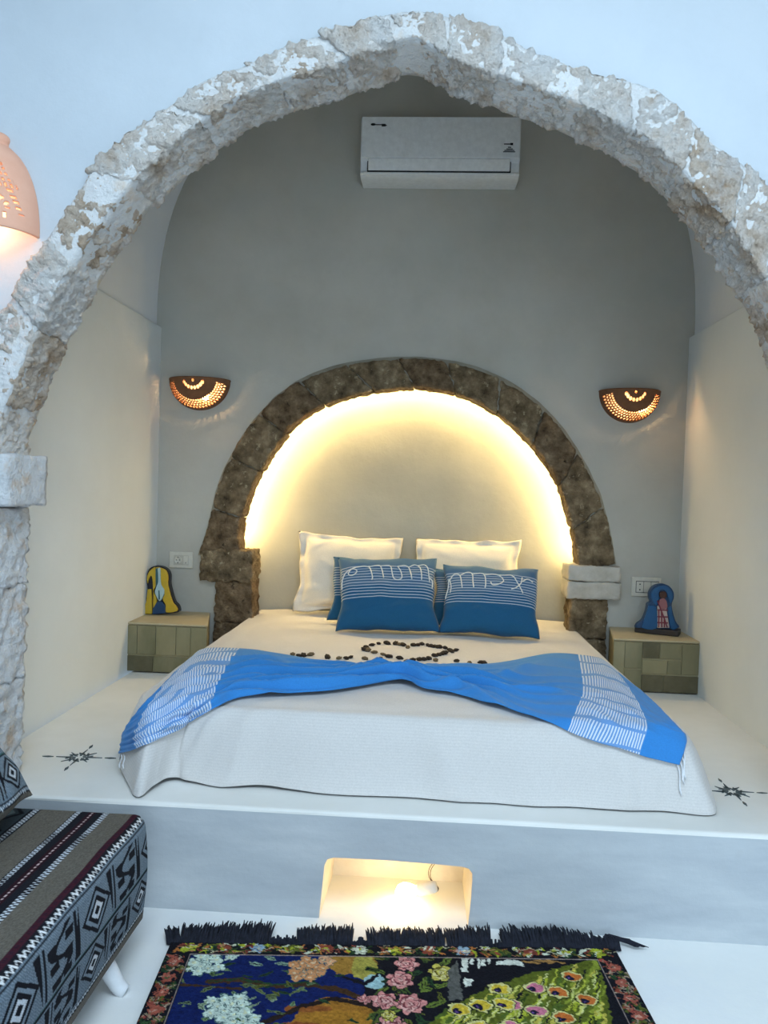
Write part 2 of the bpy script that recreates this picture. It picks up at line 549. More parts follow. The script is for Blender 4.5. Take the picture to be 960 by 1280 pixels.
# rounded front lip and top
k2 = len(V)
prof = [(PY, PZ-0.012), (PY+0.002, PZ-0.006), (PY+0.006, PZ-0.002), (PY+0.012, PZ)] + [(PY+0.012+(NB-PY)*s/20, PZ) for s in range(1, 21)]
nx = 60
for i in range(nx):
    x = WL+(WR-WL)*i/(nx-1)
    for y, z in prof:
        wob = 0.002*noise.noise(Vector((x*2.5, y*2, 0))) if z > PZ-0.013 else 0
        V.append((x, y+(0.004*noise.noise(Vector((x*4, 7, 0))) if y < PY+0.02 and y > PY else 0), z+wob*0.5))
F += [tuple(k2+q for q in f) for f in grid_faces(nx, len(prof))]
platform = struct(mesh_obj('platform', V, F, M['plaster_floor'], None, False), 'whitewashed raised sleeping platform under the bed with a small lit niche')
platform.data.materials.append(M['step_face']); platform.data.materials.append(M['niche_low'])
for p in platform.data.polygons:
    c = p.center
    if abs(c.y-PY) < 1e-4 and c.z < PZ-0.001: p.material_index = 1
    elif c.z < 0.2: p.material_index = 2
# alcove walls
def side_wall(name, x, out, sgn):
    V = []; F = []
    m = MB()
    m.box((min(x, x+out), AB-0.02, PZ-0.05), (max(x, x+out), BW+0.02, 2.19))
    o = m.build(name, M['plaster_side'], bevel=0.008)
    return struct(o)
side_wall('wall_alcove_left', XL, -0.14, -1)
side_wall('wall_alcove_right', XR, 0.14, 1)
# barrel vault
cx = (XL+XR)/2; rv = (XR-XL)/2+0.028
V = []
sg = lambda c: math.copysign(abs(c)**0.8, c)
prof = [(cx-rv, 2.15)] + [(cx-rv*sg(math.cos(a)), 2.19+1.47*max(0, math.sin(a))**0.8) for a in np.linspace(0, math.pi, 60)] + [(cx+rv, 2.15)]
prof_o = [(cx+(x-cx)*1.07, z if i in (0, len(prof)-1) else z+0.1) for i, (x, z) in enumerate(prof)]
ny = 12
for j in range(ny):
    for x, z in prof: V.append((x, AB-0.01+(BW+0.02-AB)*j/(ny-1), z))
F = grid_faces(ny, len(prof))
k = len(V)
for j in range(ny):
    for x, z in prof_o: V.append((x, AB-0.01+(BW+0.02-AB)*j/(ny-1), z))
F += [tuple(k+q for q in f) for f in grid_faces(ny, len(prof))]
struct(mesh_obj('vault_ceiling', V, F, M['plaster_vault'], None, True), 'white barrel vault over the bed alcove')

# ---- back arch
RF, RB = 4.245, 4.40
RING = [((307,692),(250,694)),((306,662),(262,655)),((316,624),(272,612)),((331,588),(290,570)),((352,556),(313,533)),((380,527),(345,498)),((420,505),(385,471)),((470,491),(435,455)),
        ((518,487),(497,448)),((560,492),(548,450)),((600,507),(600,462)),((638,533),(650,487)),((668,566),(689,521)),((692,602),(719,560)),((706,640),(744,608)),((713,675),(759,655)),((716,712),(768,706))]
R_in = [(on_y(*a, RB).x, on_y(*a, RB).z) for a, b in RING]
R_out = [(on_y(*b, RF).x, on_y(*b, RF).z) for a, b in RING]
RI = smooth_curve(R_in, 200); RO = smooth_curve(R_out, 200)
def ring_pt(t, v):
    k = t*199
    i = [np.interp(k, np.arange(200), RI[:, c]) for c in (0, 1)]
    o = [np.interp(k, np.arange(200), RO[:, c]) for c in (0, 1)]
    return i[0]+(o[0]-i[0])*v, i[1]+(o[1]-i[1])*v
hx0, hx1 = R_in[0][0]-0.06, R_in[-1][0]+0.06
holeb = [(hx0, PZ)] + [ring_pt(t, 0.6) for t in np.linspace(0, 1, 70)] + [(hx1, PZ)]
holeb = np.array(holeb)
xl, xr, zt = XL-0.05, XR+0.05, 3.85
outb = []
c0 = np.array((-0.1, 0.9))
for x, z in holeb:
    if z <= PZ+1e-6: outb.append((xl if x < 0 else xr, PZ)); continue
    d = np.array((x, z))-c0
    ks = []
    if d[0] < 0: ks.append((xl-c0[0])/d[0])
    if d[0] > 0: ks.append((xr-c0[0])/d[0])
    if d[1] > 0: ks.append((zt-c0[1])/d[1])
    outb.append(tuple(c0+d*min(ks)))
outb = add_corners(outb)
wall_back = struct(wall_strip(holeb, outb, BW, RB-0.01, 'wall_back', M['plaster_back']), 'grey plastered back wall of the alcove with the small stone arch')
# niche lining and back (cavity a little wider than the stone ring)
cav = [(R_in[0][0]-0.05, PZ)] + [ring_pt(t, 0.35) for t in np.linspace(0, 1, 70)] + [(R_in[-1][0]+0.05, PZ)]
V = []; F = []
n = len(cav)
for x, z in cav: V += [(x, RB-0.012, z), (x, NB-0.02, z), (x*0.995, NB, z-0.003)]
F = grid_faces(n, 3)
cz = np.array((-0.1, PZ))
k = len(V); S = 24
for x, z in cav:
    for s in range(S+1):
        px_, pz_ = x*0.995+(-0.1-x)*s/S, (z-0.003)+(PZ-z)*s/S*0.999
        V.append((px_, NB+0.006*noise.noise(Vector((px_*5, 3, pz_*5)))*(1 if s else 0), pz_))
F += [tuple(k+q for q in f) for f in grid_faces(n, S+1)]
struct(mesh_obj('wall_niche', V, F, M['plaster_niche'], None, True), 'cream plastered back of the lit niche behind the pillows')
# thin yellowish plaster line that beds the ring
def band(pt, v0, v1, y0, y1, name, mat, parent, nt=120, amp=0.005):
    ring = [(v0, y0), ((v0+v1)/2, y0), (v1, y0), (v1, y1), ((v0+v1)/2, y1), (v0, y1)]
    V = []; m = len(ring)
    for i in range(nt):
        for v, y in ring:
            x, z = pt(i/(nt-1), v); p = Vector((x, y, z))
            V.append(p+Vector((noise.noise(p*11), 0, noise.noise(p*11+Vector((5, 5, 5)))))*amp)
    F = [(i*m+k, i*m+(k+1) % m, (i+1)*m+(k+1) % m, (i+1)*m+k) for i in range(nt-1) for k in range(m)]
    return mesh_obj(name, V, F, mat, parent, True)
band(ring_pt, 0.08, 1.07, BW-0.010, RB-0.006, 'arch_plaster', M['edge_plaster'], wall_back)
cb = [0.0, 0.09, 0.185, 0.275, 0.36, 0.435, 0.50, 0.575, 0.655, 0.735, 0.82, 0.91, 1.0]
for i in range(len(cb)-1):
    t0, t1 = cb[i]+0.0006, cb[i+1]-0.0006
    yf = RF-random.uniform(0.0, 0.012); va = random.uniform(-0.06, 0.02); vb = random.uniform(0.96, 1.04)
    def P(u, v, w, t0=t0, t1=t1, yf=yf, va=va, vb=vb):
        x, z = ring_pt(min(max(t0+(t1-t0)*u, 0), 1), va+(vb-va)*v)
        return Vector((x, yf+(RB-yf)*w, z))
    rock(P, (20, 14, 12), 'voussoir', M['stone_dark'] if i % 3 else M['stone_dark2'], wall_back, 0.009, 34, 0.005, 12, 0.15, 70+i)
# imposts and pillars of the back arch
def pbox(x0, x1, y0, y1, front, back):
    a = on_y(x0, y1, front); b = on_y(x1, y0, front)
    return (a.x, front, a.z), (b.x, back, b.z)
a, b = pbox(249, 316, 689, 726, RF-0.03, RB+0.01)
rock(box_map(a, b), (26, 16, 14), 'impost_block', M['stone_dark'], wall_back, 0.012, 30, 0.006, 12, 0.12, 91)
a, b = pbox(266, 316, 727, 830, RF-0.012, RB)
zc = (a[2]+b[2])/2
for q, (z0, z1) in enumerate(((PZ, zc), (zc+0.002, b[2]))):
    rock(box_map((a[0], a[1], z0), (b[0], b[1], z1)), (16, 12, 14), 'pillar_stone', M['stone_dark2'], wall_back, 0.012, 30, 0.007, 12, 0.08, 92+q)
a, b = pbox(709, 778, 709, 748, RF-0.035, RB+0.01)
zc = a[2]+(b[2]-a[2])*0.52
for q, (z0, z1) in enumerate(((a[2], zc-0.0015), (zc+0.0015, b[2]))):
    rock(box_map((a[0], a[1], z0), (b[0]-0.006*q, b[1], z1)), (20, 12, 8), 'impost_block', M['stone_impost'], wall_back, 0.006, 26, 0.004, 9, 0.06, 95+q)
a, b = pbox(709, 760, 749, 850, RF-0.012, RB)
zc = (a[2]+b[2])/2
for q, (z0, z1) in enumerate(((PZ, zc), (zc+0.004, b[2]))):
    rock(box_map((a[0], a[1], z0), (b[0], b[1], z1)), (16, 12, 14), 'pillar_stone', M['stone_dark'], wall_back, 0.012, 30, 0.007, 12, 0.08, 98+q)

# painted compass-rose marks on the platform floor
M['ink'] = mat_noise('worn_dark_ink', [(0.4, (0.05, 0.07, 0.075)), (0.62, (0.12, 0.14, 0.14)), (0.78, (0.5, 0.5, 0.47))], 30, 6, 0.8, 0)
def star_mark(px, py, r, rot, w=1.0):
    c = on_z(px, py, PZ+0.0025)
    mb = MB()
    def slab(poly):
        n = len(poly)
        V = [(c.x+x, c.y+y, c.z) for x, y in poly]+[(c.x+x, c.y+y, c.z-0.004) for x, y in poly]
        mb.add(V, [tuple(range(n)), tuple(range(n, 2*n))[::-1]]+[(i, (i+1) % n, n+(i+1) % n, n+i) for i in range(n)])
    for k in range(8):
        a = rot+k*math.pi/4; L = r*(0.62 if k % 2 else 0.78)
        d = np.array((math.cos(a), math.sin(a))); p = np.array((-d[1], d[0]))
        slab([tuple(d*L), tuple(d*r*0.20+p*r*0.10*w), tuple(d*r*0.12), tuple(d*r*0.20-p*r*0.02)])
        slab([tuple(d*r*0.34+p*r*0.13), tuple(d*r*0.42+p*r*0.15), tuple(d*r*0.30-p*r*0.10), tuple(d*r*0.24-p*r*0.08)])
    for k in range(4):
        a = rot+k*math.pi/2; d = np.array((math.cos(a), math.sin(a))); p = np.array((-d[1], d[0]))
        slab([tuple(d*r*0.86), tuple(d*r*1.05+p*r*0.05), tuple(d*r*1.25), tuple(d*r*1.05-p*r*0.05)])
    return mb.build('star_mark', M['ink'], platform)
star_mark(99, 946, 0.105, 0.06, 0.6)
star_mark(915, 989, 0.095, 0.02, 1.2)

# ------------------------------------------------------------------ LED strip behind the small arch
M['led'] = mat_emit('warm_led', (1.0, 0.73, 0.31), 150)
M['led_base'] = mat_plain('led_tape', (0.8, 0.76, 0.6), 0.5)
led = thing('led_strip', 'glowing warm light strip hidden behind the dark stone arch over the bed', 'light strip', (0, RB+0.02, 1.8))
ts = np.linspace(0.02, 0.985, 90)
mb = MB(); mb.tube([(ring_pt(t, 0.24)[0], RB+0.075, ring_pt(t, 0.24)[1]) for t in ts], 0.005, 6); mb.build('diodes', M['led'], led, True)
mb = MB(); mb.tube([(ring_pt(t, 0.29)[0], RB+0.075, ring_pt(t, 0.29)[1]) for t in ts], 0.004, 5); mb.build('tape', M['led_base'], led, True)

# ------------------------------------------------------------------ air conditioner
M['ac'] = mat_plain('white_plastic', (0.80, 0.83, 0.84), 0.35)
M['ac2'] = mat_plain('white_plastic_flap', (0.86, 0.88, 0.88), 0.35)
M['black'] = mat_plain('dark_plastic', (0.02, 0.022, 0.025), 0.5)
yf = 4.07
a0 = on_y(452, 143, yf); a1 = on_y(652, 145, yf)
x0, x1, z1 = a0.x, a1.x, (a0.z+a1.z)/2
z0 = z1-0.305
ac = thing('air_conditioner', 'white split air conditioner mounted high on the grey wall under the arch crown', 'air conditioner', ((x0+x1)/2, BW, z0))
# body profile in (y,z), swept along x
pf = [(BW, z1), (yf+0.03, z1), (yf+0.008, z1-0.006), (yf, z1-0.03), (yf-0.004, z0+0.085), (yf-0.002, z0+0.075), (yf+0.012, z0+0.07), (yf+0.018, z0+0.018), (yf+0.004, z0+0.012), (yf+0.006, z0), (yf+0.05, z0-0.012), (BW, z0+0.0)]
n = len(pf)
mb = MB(); mb.add([(x0, y, z) for y, z in pf]+[(x1, y, z) for y, z in pf], [tuple(range(n)), tuple(range(n, 2*n))[::-1]]+[(i, (i+1) % n, n+(i+1) % n, n+i) for i in range(n)])
mb.build('body', M['ac'], ac, bevel=0.006)
mb = MB(); mb.box((x0+0.004, yf-0.010, z0+0.082), (x1-0.004, yf+0.004, z1-0.012)); front_panel = mb.build('front_panel', M['ac'], ac, bevel=0.005)
mb = MB(); mb.box((x0+0.037, yf+0.008, z0+0.012), (x1-0.045, yf+0.014, z0+0.079)); mb.build('vent_slot', M['black'], ac)
Mx = Matrix.Translation((0, yf-0.002, z0+0.048)) @ Matrix.Rotation(math.radians(6), 4, 'X')
mb = MB(); mb.box((x0+0.043, -0.004, -0.029), (x1-0.051, 0.006, 0.031), Mx); mb.build('louver', M['ac2'], ac, bevel=0.003)
mb = MB(); mb.box((x0+0.02, yf-0.001, z0-0.002), (x1-0.02, yf+0.01, z0+0.010)); mb.build('chin_strip', M['ac2'], ac, bevel=0.002)
def decal(px_list, name):
    mb = MB()
    for (qx0, qy0, qx1, qy1) in px_list:
        p = on_y(qx0, qy1, yf-0.011); q = on_y(qx1, qy0, yf-0.011)
        mb.box((p.x, yf-0.0112, p.z), (q.x, yf-0.0098, q.z))
    mb.build(name, M['black'], front_panel)
decal([(464.5,154,468.5,157), (463.5,154.6,469.5,156.4), (469,155.2,477,156.4), (477,154.8,482,158), (479,156,483.5,157.3)], 'logo')
decal([(630,179.4,641,180.6), (638,178.6,641.5,181.4), (635,183.5,639,184.6), (633,185.6,641,186.6), (630.5,187.4,643,188.4), (629,189.2,644,190.2)], 'sticker')

# ------------------------------------------------------------------ terracotta wall sconces
M['terra'] = mat_noise('terracotta', [(0.3, (0.17, 0.075, 0.035)), (0.7, (0.24, 0.11, 0.055))], 20, 5, 0.8, 0.2, 60, 0.004)
M['terra_light'] = mat_noise('pale_terracotta', [(0.3, (0.78, 0.40, 0.27)), (0.7, (0.84, 0.46, 0.32))], 14, 5, 0.85, 0.2, 60, 0.004)
M['bulb'] = mat_emit('lit_bulb', (1.0, 0.62, 0.24), 30)
def bowl_sconce(pl, pr, pbot, label, bx):
    L = on_y(*pl, BW-0.06); Rr = on_y(*pr, BW-0.06); B = on_y(*pbot, BW-0.10)
    cxx, cz = (L.x+Rr.x)/2, (L.z+Rr.z)/2
    a = (Rr.x-L.x)/2; c = cz-B.z; b = 0.14
    t = thing('wall_sconce', label, 'wall lamp', (cxx, BW, cz), 'pierced bowl lamps beside the small arch')
    na, npsi = 110, 300
    V = []; F = []
    for i in range(na+1):
        al = (i/na)*math.pi/2; rho = math.sin(al)
        for j in range(npsi+1):
            ps = math.pi*j/npsi
            V.append((cxx-a*rho*math.cos(ps), BW-0.002-b*math.cos(al), cz-c*rho*math.sin(ps)))
    for i in range(na):
        for j in range(npsi):
            al = (i+0.5)/na*math.pi/2; rho = math.sin(al); ps = math.pi*(j+0.5)/npsi
            x, z = rho*math.cos(ps), rho*math.sin(ps)
            hole = False
            if 0.70 < rho < 0.96 and 0.17 < ps < math.pi-0.17:
                # four staggered rows of diamond holes
                rw_ = int((rho-0.70)/0.065); dr = rho-(0.70+0.065*(rw_+0.5))
                cell = 0.112; dp = ((ps/cell+0.5*(rw_ % 2)) % 1.0-0.5)*cell*rho
                if abs(dp)/0.046+abs(dr)/0.040 < 1: hole = True
            for k in range(8):
                aa = math.radians(22+k*19.5)
                if ((x-0.32*math.cos(aa))/0.048)**2+((z-0.04-0.30*math.sin(aa))/0.065)**2 < 1: hole = True
            if (x/0.04)**2+((z-0.10)/0.05)**2 < 1: hole = True
            if not hole:
                q = i*(npsi+1)+j
                F.append((q, q+1, q+npsi+2, q+npsi+1))
    sh = mesh_obj('shade', V, F, M['terra'], t, True)
    so = sh.modifiers.new('thick', 'SOLIDIFY'); so.thickness = 0.007; so.offset = 0
    # top rim lip
    mb = MB(); mb.tube([(cxx-a*math.cos(u), BW-0.002-b*math.sin(u), cz) for u in np.linspace(0, math.pi, 40)], 0.006, 8)
    mb.build('rim', M['terra'], sh, True)
    mb = MB()
    arc = [(cxx-a*0.99*math.cos(u), BW-0.002-b*0.99*math.sin(u)) for u in np.linspace(0, math.pi, 40)]
    mb.add([(x, y, cz-0.003) for x, y in arc]+[(x, y, cz+0.003) for x, y in arc], [tuple(range(40)), tuple(range(40, 80))[::-1]]+[(i, (i+1) % 40, 40+(i+1) % 40, 40+i) for i in range(40)])
    mb.build('lid', M['terra'], sh)
    bp = Vector((cxx+bx, BW-0.06, cz-0.085))
    mb = MB(); mb.lathe([(0.004, -0.03), (0.016, -0.025), (0.022, -0.008), (0.02, 0.008), (0.012, 0.022), (0.011, 0.03), (0.004, 0.032)], Matrix.Translation(bp), 16)
    mb.build('bulb', M['bulb'], t, True)
    l = point('sconce_light', bp+Vector((0, -0.03, 0.0)), 4.5, (1.0, 0.62, 0.28), 0.012)
    l.parent = t; l.location = bp+Vector((0, -0.03, 0))-Vector(t['_base_v'])
    return t
bowl_sconce((209.5, 470), (284, 478), (245, 510), 'lit bowl lamp with glaring bright patch, left of the small stone arch', 0.045)
bowl_sconce((752.5, 488), (828, 489), (790, 526), 'lit bowl lamp near the right corner, above the wall switches', 0.05)

# big bell sconce on the front wall
yw = AF+0.02
rb = on_y(48, 298, yw); tp = on_y(6, 163, yw-0.03)
cxs = on_y(-6, 298, yw).x; R0 = rb.x-cxs; z0 = rb.z; Hh = tp.z-z0
bell = thing('wall_sconce', 'pale pink terracotta bell lamp on white wall, cut by the left edge', 'wall lamp', (cxs, yw, z0))
prof = [(1.0, 0), (1.0, 0.10), (0.985, 0.2), (0.95, 0.32), (0.89, 0.44), (0.80, 0.56), (0.68, 0.67), (0.52, 0.77), (0.34, 0.845), (0.27, 0.87), (0.255, 0.90), (0.28, 0.93), (0.27, 0.96), (0.19, 0.99), (0.02, 1.0)]
pp = smooth_curve(prof, 121)
nth = 180; V = []; F = []
for r, h in pp:
    for j in range(nth+1):
        th = math.pi*j/nth
        V.append((cxs+R0*r*math.cos(th), yw-R0*r*math.sin(th)*1.0, z0+Hh*h))
for i in range(len(pp)-1):
    for j in range(nth):
        h = (pp[i][1]+pp[i+1][1])/2; th = math.degrees(math.pi*(j+0.5)/nth)
        hole = False
        s = 90-th                  # degrees from the front, positive to the right
        for sg in (1, -1):
            ss = s*sg
            # row of round dots above the rim
            if 0.085 < h < 0.135 and 5 < ss < 42 and (ss % 8.5) > 3.5: hole = True
            # little arc of rectangular dots and one dot under it
            rr = math.hypot((ss-24)/20, (h-0.18)/0.115)
            an = math.degrees(math.atan2((h-0.18)/0.115, (ss-24)/20))
            if 0.80 < rr < 1.12 and -5 < an < 185 and (an % 30) > 13: hole = True
            if math.hypot((ss-24)/4, (h-0.19)/0.022) < 1: hole = True
            # slanted lattice band rising towards the top
            c1 = 62-66*(h-0.12)
            if 0.14 < h < 0.80 and abs(ss-c1) < 15*(1.15-h) + 2:
                if (h*100 % 5.2) > 2.2 and ((ss+h*60) % 7.5) > 3.6 and h > 0.36: hole = True
                if h <= 0.36 and abs(ss-c1) < 4 and (h*100 % 5.2) > 2.4: hole = True
        if not hole:
            q = i*(nth+1)+j
            F.append((q, q+1, q+nth+2, q+nth+1))
sh = mesh_obj('shade', V, F, M['terra_light'], bell, True)
so = sh.modifiers.new('thick', 'SOLIDIFY'); so.thickness = 0.008; so.offset = 0
mb = MB(); mb.lathe([(0.004, -0.04), (0.018, -0.034), (0.027, -0.012), (0.024, 0.010), (0.014, 0.028), (0.013, 0.05), (0.004, 0.052)], Matrix.Translation((cxs, yw-0.055, z0+0.085)), 16)
M['bulb_soft'] = mat_emit('soft_bulb', (1.0, 0.66, 0.30), 9)
mb.build('bulb', M['bulb_soft'], bell, True)
l = point('bell_light', (0, 0, 0), 0.45, (1.0, 0.70, 0.40), 0.02); l.parent = bell; l.location = (0, -0.065, 0.035)

# ------------------------------------------------------------------ sockets
M['plate'] = mat_plain('ivory_plastic', (0.62, 0.60, 0.52), 0.4)
M['plate2'] = mat_plain('ivory_insert', (0.50, 0.48, 0.41), 0.4)
def socket(x0, y0, x1, y1, label, kind):
    a = on_y(x0, y1, BW); b = on_y(x1, y0, BW)
    t = thing('wall_socket', label, 'socket', ((a.x+b.x)/2, BW, (a.z+b.z)/2))
    w, h = b.x-a.x, b.z-a.z
    MB().box((a.x, BW-0.012, a.z), (b.x, BW+0.001, b.z)).build('plate', M['plate'], t, bevel=0.006)
    X = lambda u: a.x+w*u
    Z = lambda v: a.z+h*v
    yy = BW-0.0125
    if kind == 0:
        MB().box((X(0.2), yy-0.001, Z(0.2)), (X(0.82), yy+0.002, Z(0.8))).build('frame', M['plate2'], t, bevel=0.002)
        Mx = Matrix.Translation((X(0.38), yy-0.001, Z(0.5))) @ Matrix.Rotation(math.pi/2, 4, 'X')
        rmb = MB(); rmb.lathe([(0.021, 0), (0.021, 0.002), (0.018, 0.002), (0.017, 0.0005), (0.004, 0.0004)], Mx, 28)
        ring_o = rmb.build('socket_ring', M['plate'], t, True)
        mb = MB()
        for dx, dz in ((-0.0095, 0), (0.0095, 0)):
            MB().lathe([(0.003, 0), (0.003, 0.0028)], Matrix.Translation((X(0.38)+dx, yy-0.0005, Z(0.5)+dz)) @ Matrix.Rotation(math.pi/2, 4, 'X'), 10).build('pin_hole', M['black'], ring_o)
        for dz in (-0.016, 0.016):
            MB().box((X(0.38)-0.003, yy-0.004, Z(0.5)+dz-0.0025), (X(0.38)+0.003, yy-0.001, Z(0.5)+dz+0.0025)).build('earth_clip', M['black'], ring_o)
        MB().box((X(0.62), yy-0.004, Z(0.25)), (X(0.80), yy, Z(0.75))).build('switch_rocker', M['plate'], t, bevel=0.001)
        MB().box((X(0.70), yy-0.0045, Z(0.3)), (X(0.725), yy-0.0038, Z(0.38))).build('indicator', M['black'], t)
    else:
        MB().box((X(0.15), yy-0.001, Z(0.2)), (X(0.92), yy+0.002, Z(0.8))).build('frame', M['black'], t, bevel=0.001)
        for u0, u1 in ((0.165, 0.40), (0.415, 0.65), (0.665, 0.905)):
            MB().box((X(u0), yy-0.004, Z(0.23)), (X(u1), yy, Z(0.77))).build('switch_rocker' if u0 > 0.2 else 'socket_insert', M['plate'], t, bevel=0.001)
        for dz in (0.36, 0.64):
            MB().lathe([(0.004, 0), (0.004, 0.003)], Matrix.Translation((X(0.28), yy-0.002, Z(dz))) @ Matrix.Rotation(math.pi/2, 4, 'X'), 10).build('pin_hole', M['black'], t)
socket(212, 690, 242, 709.5, 'ivory wall socket with round outlet beside the dark left impost', 0)
socket(788, 722, 826, 745, 'ivory plate with two switches half behind the blue figurine', 1)

# ------------------------------------------------------------------ stone bedside blocks
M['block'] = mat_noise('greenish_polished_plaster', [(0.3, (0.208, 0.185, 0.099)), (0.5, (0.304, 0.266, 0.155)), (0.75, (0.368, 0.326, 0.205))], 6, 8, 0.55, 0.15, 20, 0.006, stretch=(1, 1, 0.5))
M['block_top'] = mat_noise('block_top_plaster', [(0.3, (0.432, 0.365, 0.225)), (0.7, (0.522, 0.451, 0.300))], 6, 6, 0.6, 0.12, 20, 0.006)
M['panel_a'] = mat_noise('olive_stone', [(0.3, (0.160, 0.148, 0.077)), (0.6, (0.232, 0.207, 0.118)), (0.8, (0.296, 0.259, 0.149))], 9, 8, 0.5, 0.15, 30, 0.004, stretch=(1, 1, 0.4))
M['panel_b'] = mat_noise('pale_olive_stone', [(0.3, (0.224, 0.200, 0.105)), (0.6, (0.288, 0.252, 0.143)), (0.8, (0.352, 0.303, 0.186))], 9, 8, 0.5, 0.15, 30, 0.004, stretch=(1, 1, 0.4))
M['panel_c'] = mat_noise('dark_olive_stone', [(0.3, (0.088, 0.078, 0.040)), (0.6, (0.136, 0.118, 0.068)), (0.8, (0.192, 0.163, 0.099))], 12, 8, 0.5, 0.15, 30, 0.004)
def block(x0, x1, zt, label, panels, y0, tl=0, tr=0):
    t = thing('bedside_block', label, 'bedside table', ((x0+x1)/2, (y0+BW)/2, PZ), 'stone blocks beside the bed')
    def tap(mb):
        mb.v = [(x+((tl if x < (x0+x1)/2 else -tr)*(y-y0)/(BW-y0)), y, z) for x, y, z in mb.v]; return mb
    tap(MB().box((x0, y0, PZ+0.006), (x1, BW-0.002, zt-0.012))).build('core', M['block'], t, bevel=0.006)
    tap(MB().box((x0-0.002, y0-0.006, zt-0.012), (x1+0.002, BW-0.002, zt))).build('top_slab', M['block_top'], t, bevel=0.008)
    for (u0, u1, v0, v1, mm) in panels:
        w, h = x1-x0, zt-0.014-PZ
        MB().box((x0+w*u0+0.0012, y0-0.0055, PZ+0.006+h*v0+0.0012), (x0+w*u1-0.0012, y0+0.002, PZ+h*v1-0.0012)).build('stone_panel', M[mm], t, bevel=0.002)
    return t
block(XL-0.01, -1.105, 0.59, 'olive stone block beside the bed under the yellow figurine',
      [(0.0, 0.14, 0.36, 1, 'panel_a'), (0.14, 0.37, 0.36, 1, 'panel_a'), (0.37, 0.62, 0.36, 1, 'panel_b'), (0.62, 0.80, 0.36, 1, 'panel_b'), (0.80, 1.0, 0.36, 1, 'panel_b'), (0.0, 0.34, 0, 0.36, 'panel_c'), (0.34, 1.0, 0, 0.36, 'panel_a')], 3.875, 0, 0.10)
block(0.965, XR+0.01, 0.60, 'olive stone block beside the bed under the blue figurine',
      [(0.0, 0.13, 0, 1, 'panel_b'), (0.13, 0.33, 0.45, 1, 'panel_a'), (0.33, 0.53, 0.66, 1, 'panel_c'), (0.33, 0.62, 0.36, 0.66, 'panel_b'), (0.53, 0.78, 0.66, 1, 'panel_a'), (0.62, 0.78, 0.36, 0.66, 'panel_a'), (0.78, 1.0, 0.36, 1, 'panel_a'), (0.13, 0.33, 0.0, 0.45, 'panel_a'), (0.33, 0.58, 0, 0.36, 'panel_c'), (0.58, 1.0, 0, 0.36, 'panel_c')], 3.92, 0.06, 0)

# ------------------------------------------------------------------ painted wooden figurines
def pig(name, c, r=0.45): M[name] = mat_plain(name, c, r)
pig('paint_yellow', (0.52, 0.35, 0.025)); pig('paint_black', (0.012, 0.013, 0.02)); pig('paint_pale_blue', (0.38, 0.52, 0.55)); pig('paint_teal', (0.03, 0.11, 0.13))
pig('paint_navy', (0.012, 0.05, 0.13)); pig('paint_blue', (0.01, 0.085, 0.22)); pig('paint_brown', (0.06, 0.022, 0.016)); pig('paint_cream', (0.50, 0.40, 0.36)); pig('paint_red', (0.20, 0.03, 0.05))
pig('paint_darkwood', (0.035, 0.025, 0.02)); pig('paint_pink', (0.30, 0.12, 0.13))
def zoomed(ox, oy, s, pts): return [(ox+x/s, oy+y/s) for x, y in pts]
def curvy(pts, n=60):
    return [tuple(p) for p in smooth_curve(list(pts)+[pts[0]], n)[:-1]]
def cut(pts, Y, y0, y1, name, mat, parent, bev=0.0, curve=True, nn=60):
    q = curvy(pts, nn) if curve else pts
    poly = [(on_y(x, y, Y).x, on_y(x, y, Y).z) for x, y in q]
    mb = MB(); mb.prism(poly, y0, y1)
    return mb.build(name, mat, parent, bevel=bev)
Z7 = 853/120.0
Yf = 4.12
fz = 0.591
f1 = thing('figurine', 'yellow painted wooden figurine with blue stripe on the left stone block', 'figurine', (on_y(200, 768, Yf).x, Yf, fz))
zz = lambda p: zoomed(150, 670, Z7, p)
cut(zz([(195,692),(195,640),(222,580),(240,520),(246,455),(236,400),(240,340),(262,290),(310,266),(370,272),(418,298),(442,350),(440,420),(455,490),(482,580),(512,612),(526,650),(515,678),(410,690),(300,696)]), Yf, Yf, Yf+0.035, 'backboard', M['paint_black'], f1)
cut(zz([(335,462),(330,400),(322,300),(330,276),(370,282),(412,305),(432,355),(430,420),(447,500),(475,588),(503,620),(512,664),(415,676),(410,610),(385,560),(400,500)]), Yf, Yf-0.012, Yf+0.002, 'robe', M['paint_yellow'], f1, 0.003)
cut(zz([(250,420),(246,370),(262,320),(300,283),(318,282),(322,360),(322,440),(303,480),(303,560),(296,400),(282,350),(262,380)]), Yf, Yf-0.010, Yf+0.002, 'veil', M['paint_yellow'], f1, 0.003)
cut(zz([(250,470),(283,470),(288,540),(290,690),(205,690),(212,640),(240,580)]), Yf, Yf-0.012, Yf+0.002, 'child_robe', M['paint_yellow'], f1, 0.003, False)
cut(zz([(304,500),(326,540),(330,590),(306,650),(300,600)]), Yf, Yf-0.011, Yf+0.002, 'sleeve', M['paint_yellow'], f1, 0.002)
cut(zz([(342,286),(366,288),(372,420),(402,480),(385,545),(362,575),(342,555),(318,500),(330,450),(346,400)]), Yf, Yf-0.016, Yf+0.002, 'stripe', M['paint_pale_blue'], f1, 0.003)
cut(zz([(324,290),(343,290),(346,400),(330,455),(324,400)]), Yf, Yf-0.014, Yf+0.002, 'teal_stripe', M['paint_teal'], f1, 0.002)  # narrow dark teal painted strip edging the pale blue stripe
cut(zz([(350,480),(360,480),(364,560),(352,562)]), Yf, Yf-0.018, Yf+0.002, 'mark', M['paint_teal'], f1, 0.001, False)
cut(zz([(292,692),(300,640),(330,590),(342,578),(372,578),(408,620),(414,684)]), Yf, Yf-0.014, Yf+0.002, 'foot_block', M['paint_navy'], f1, 0.003, False)

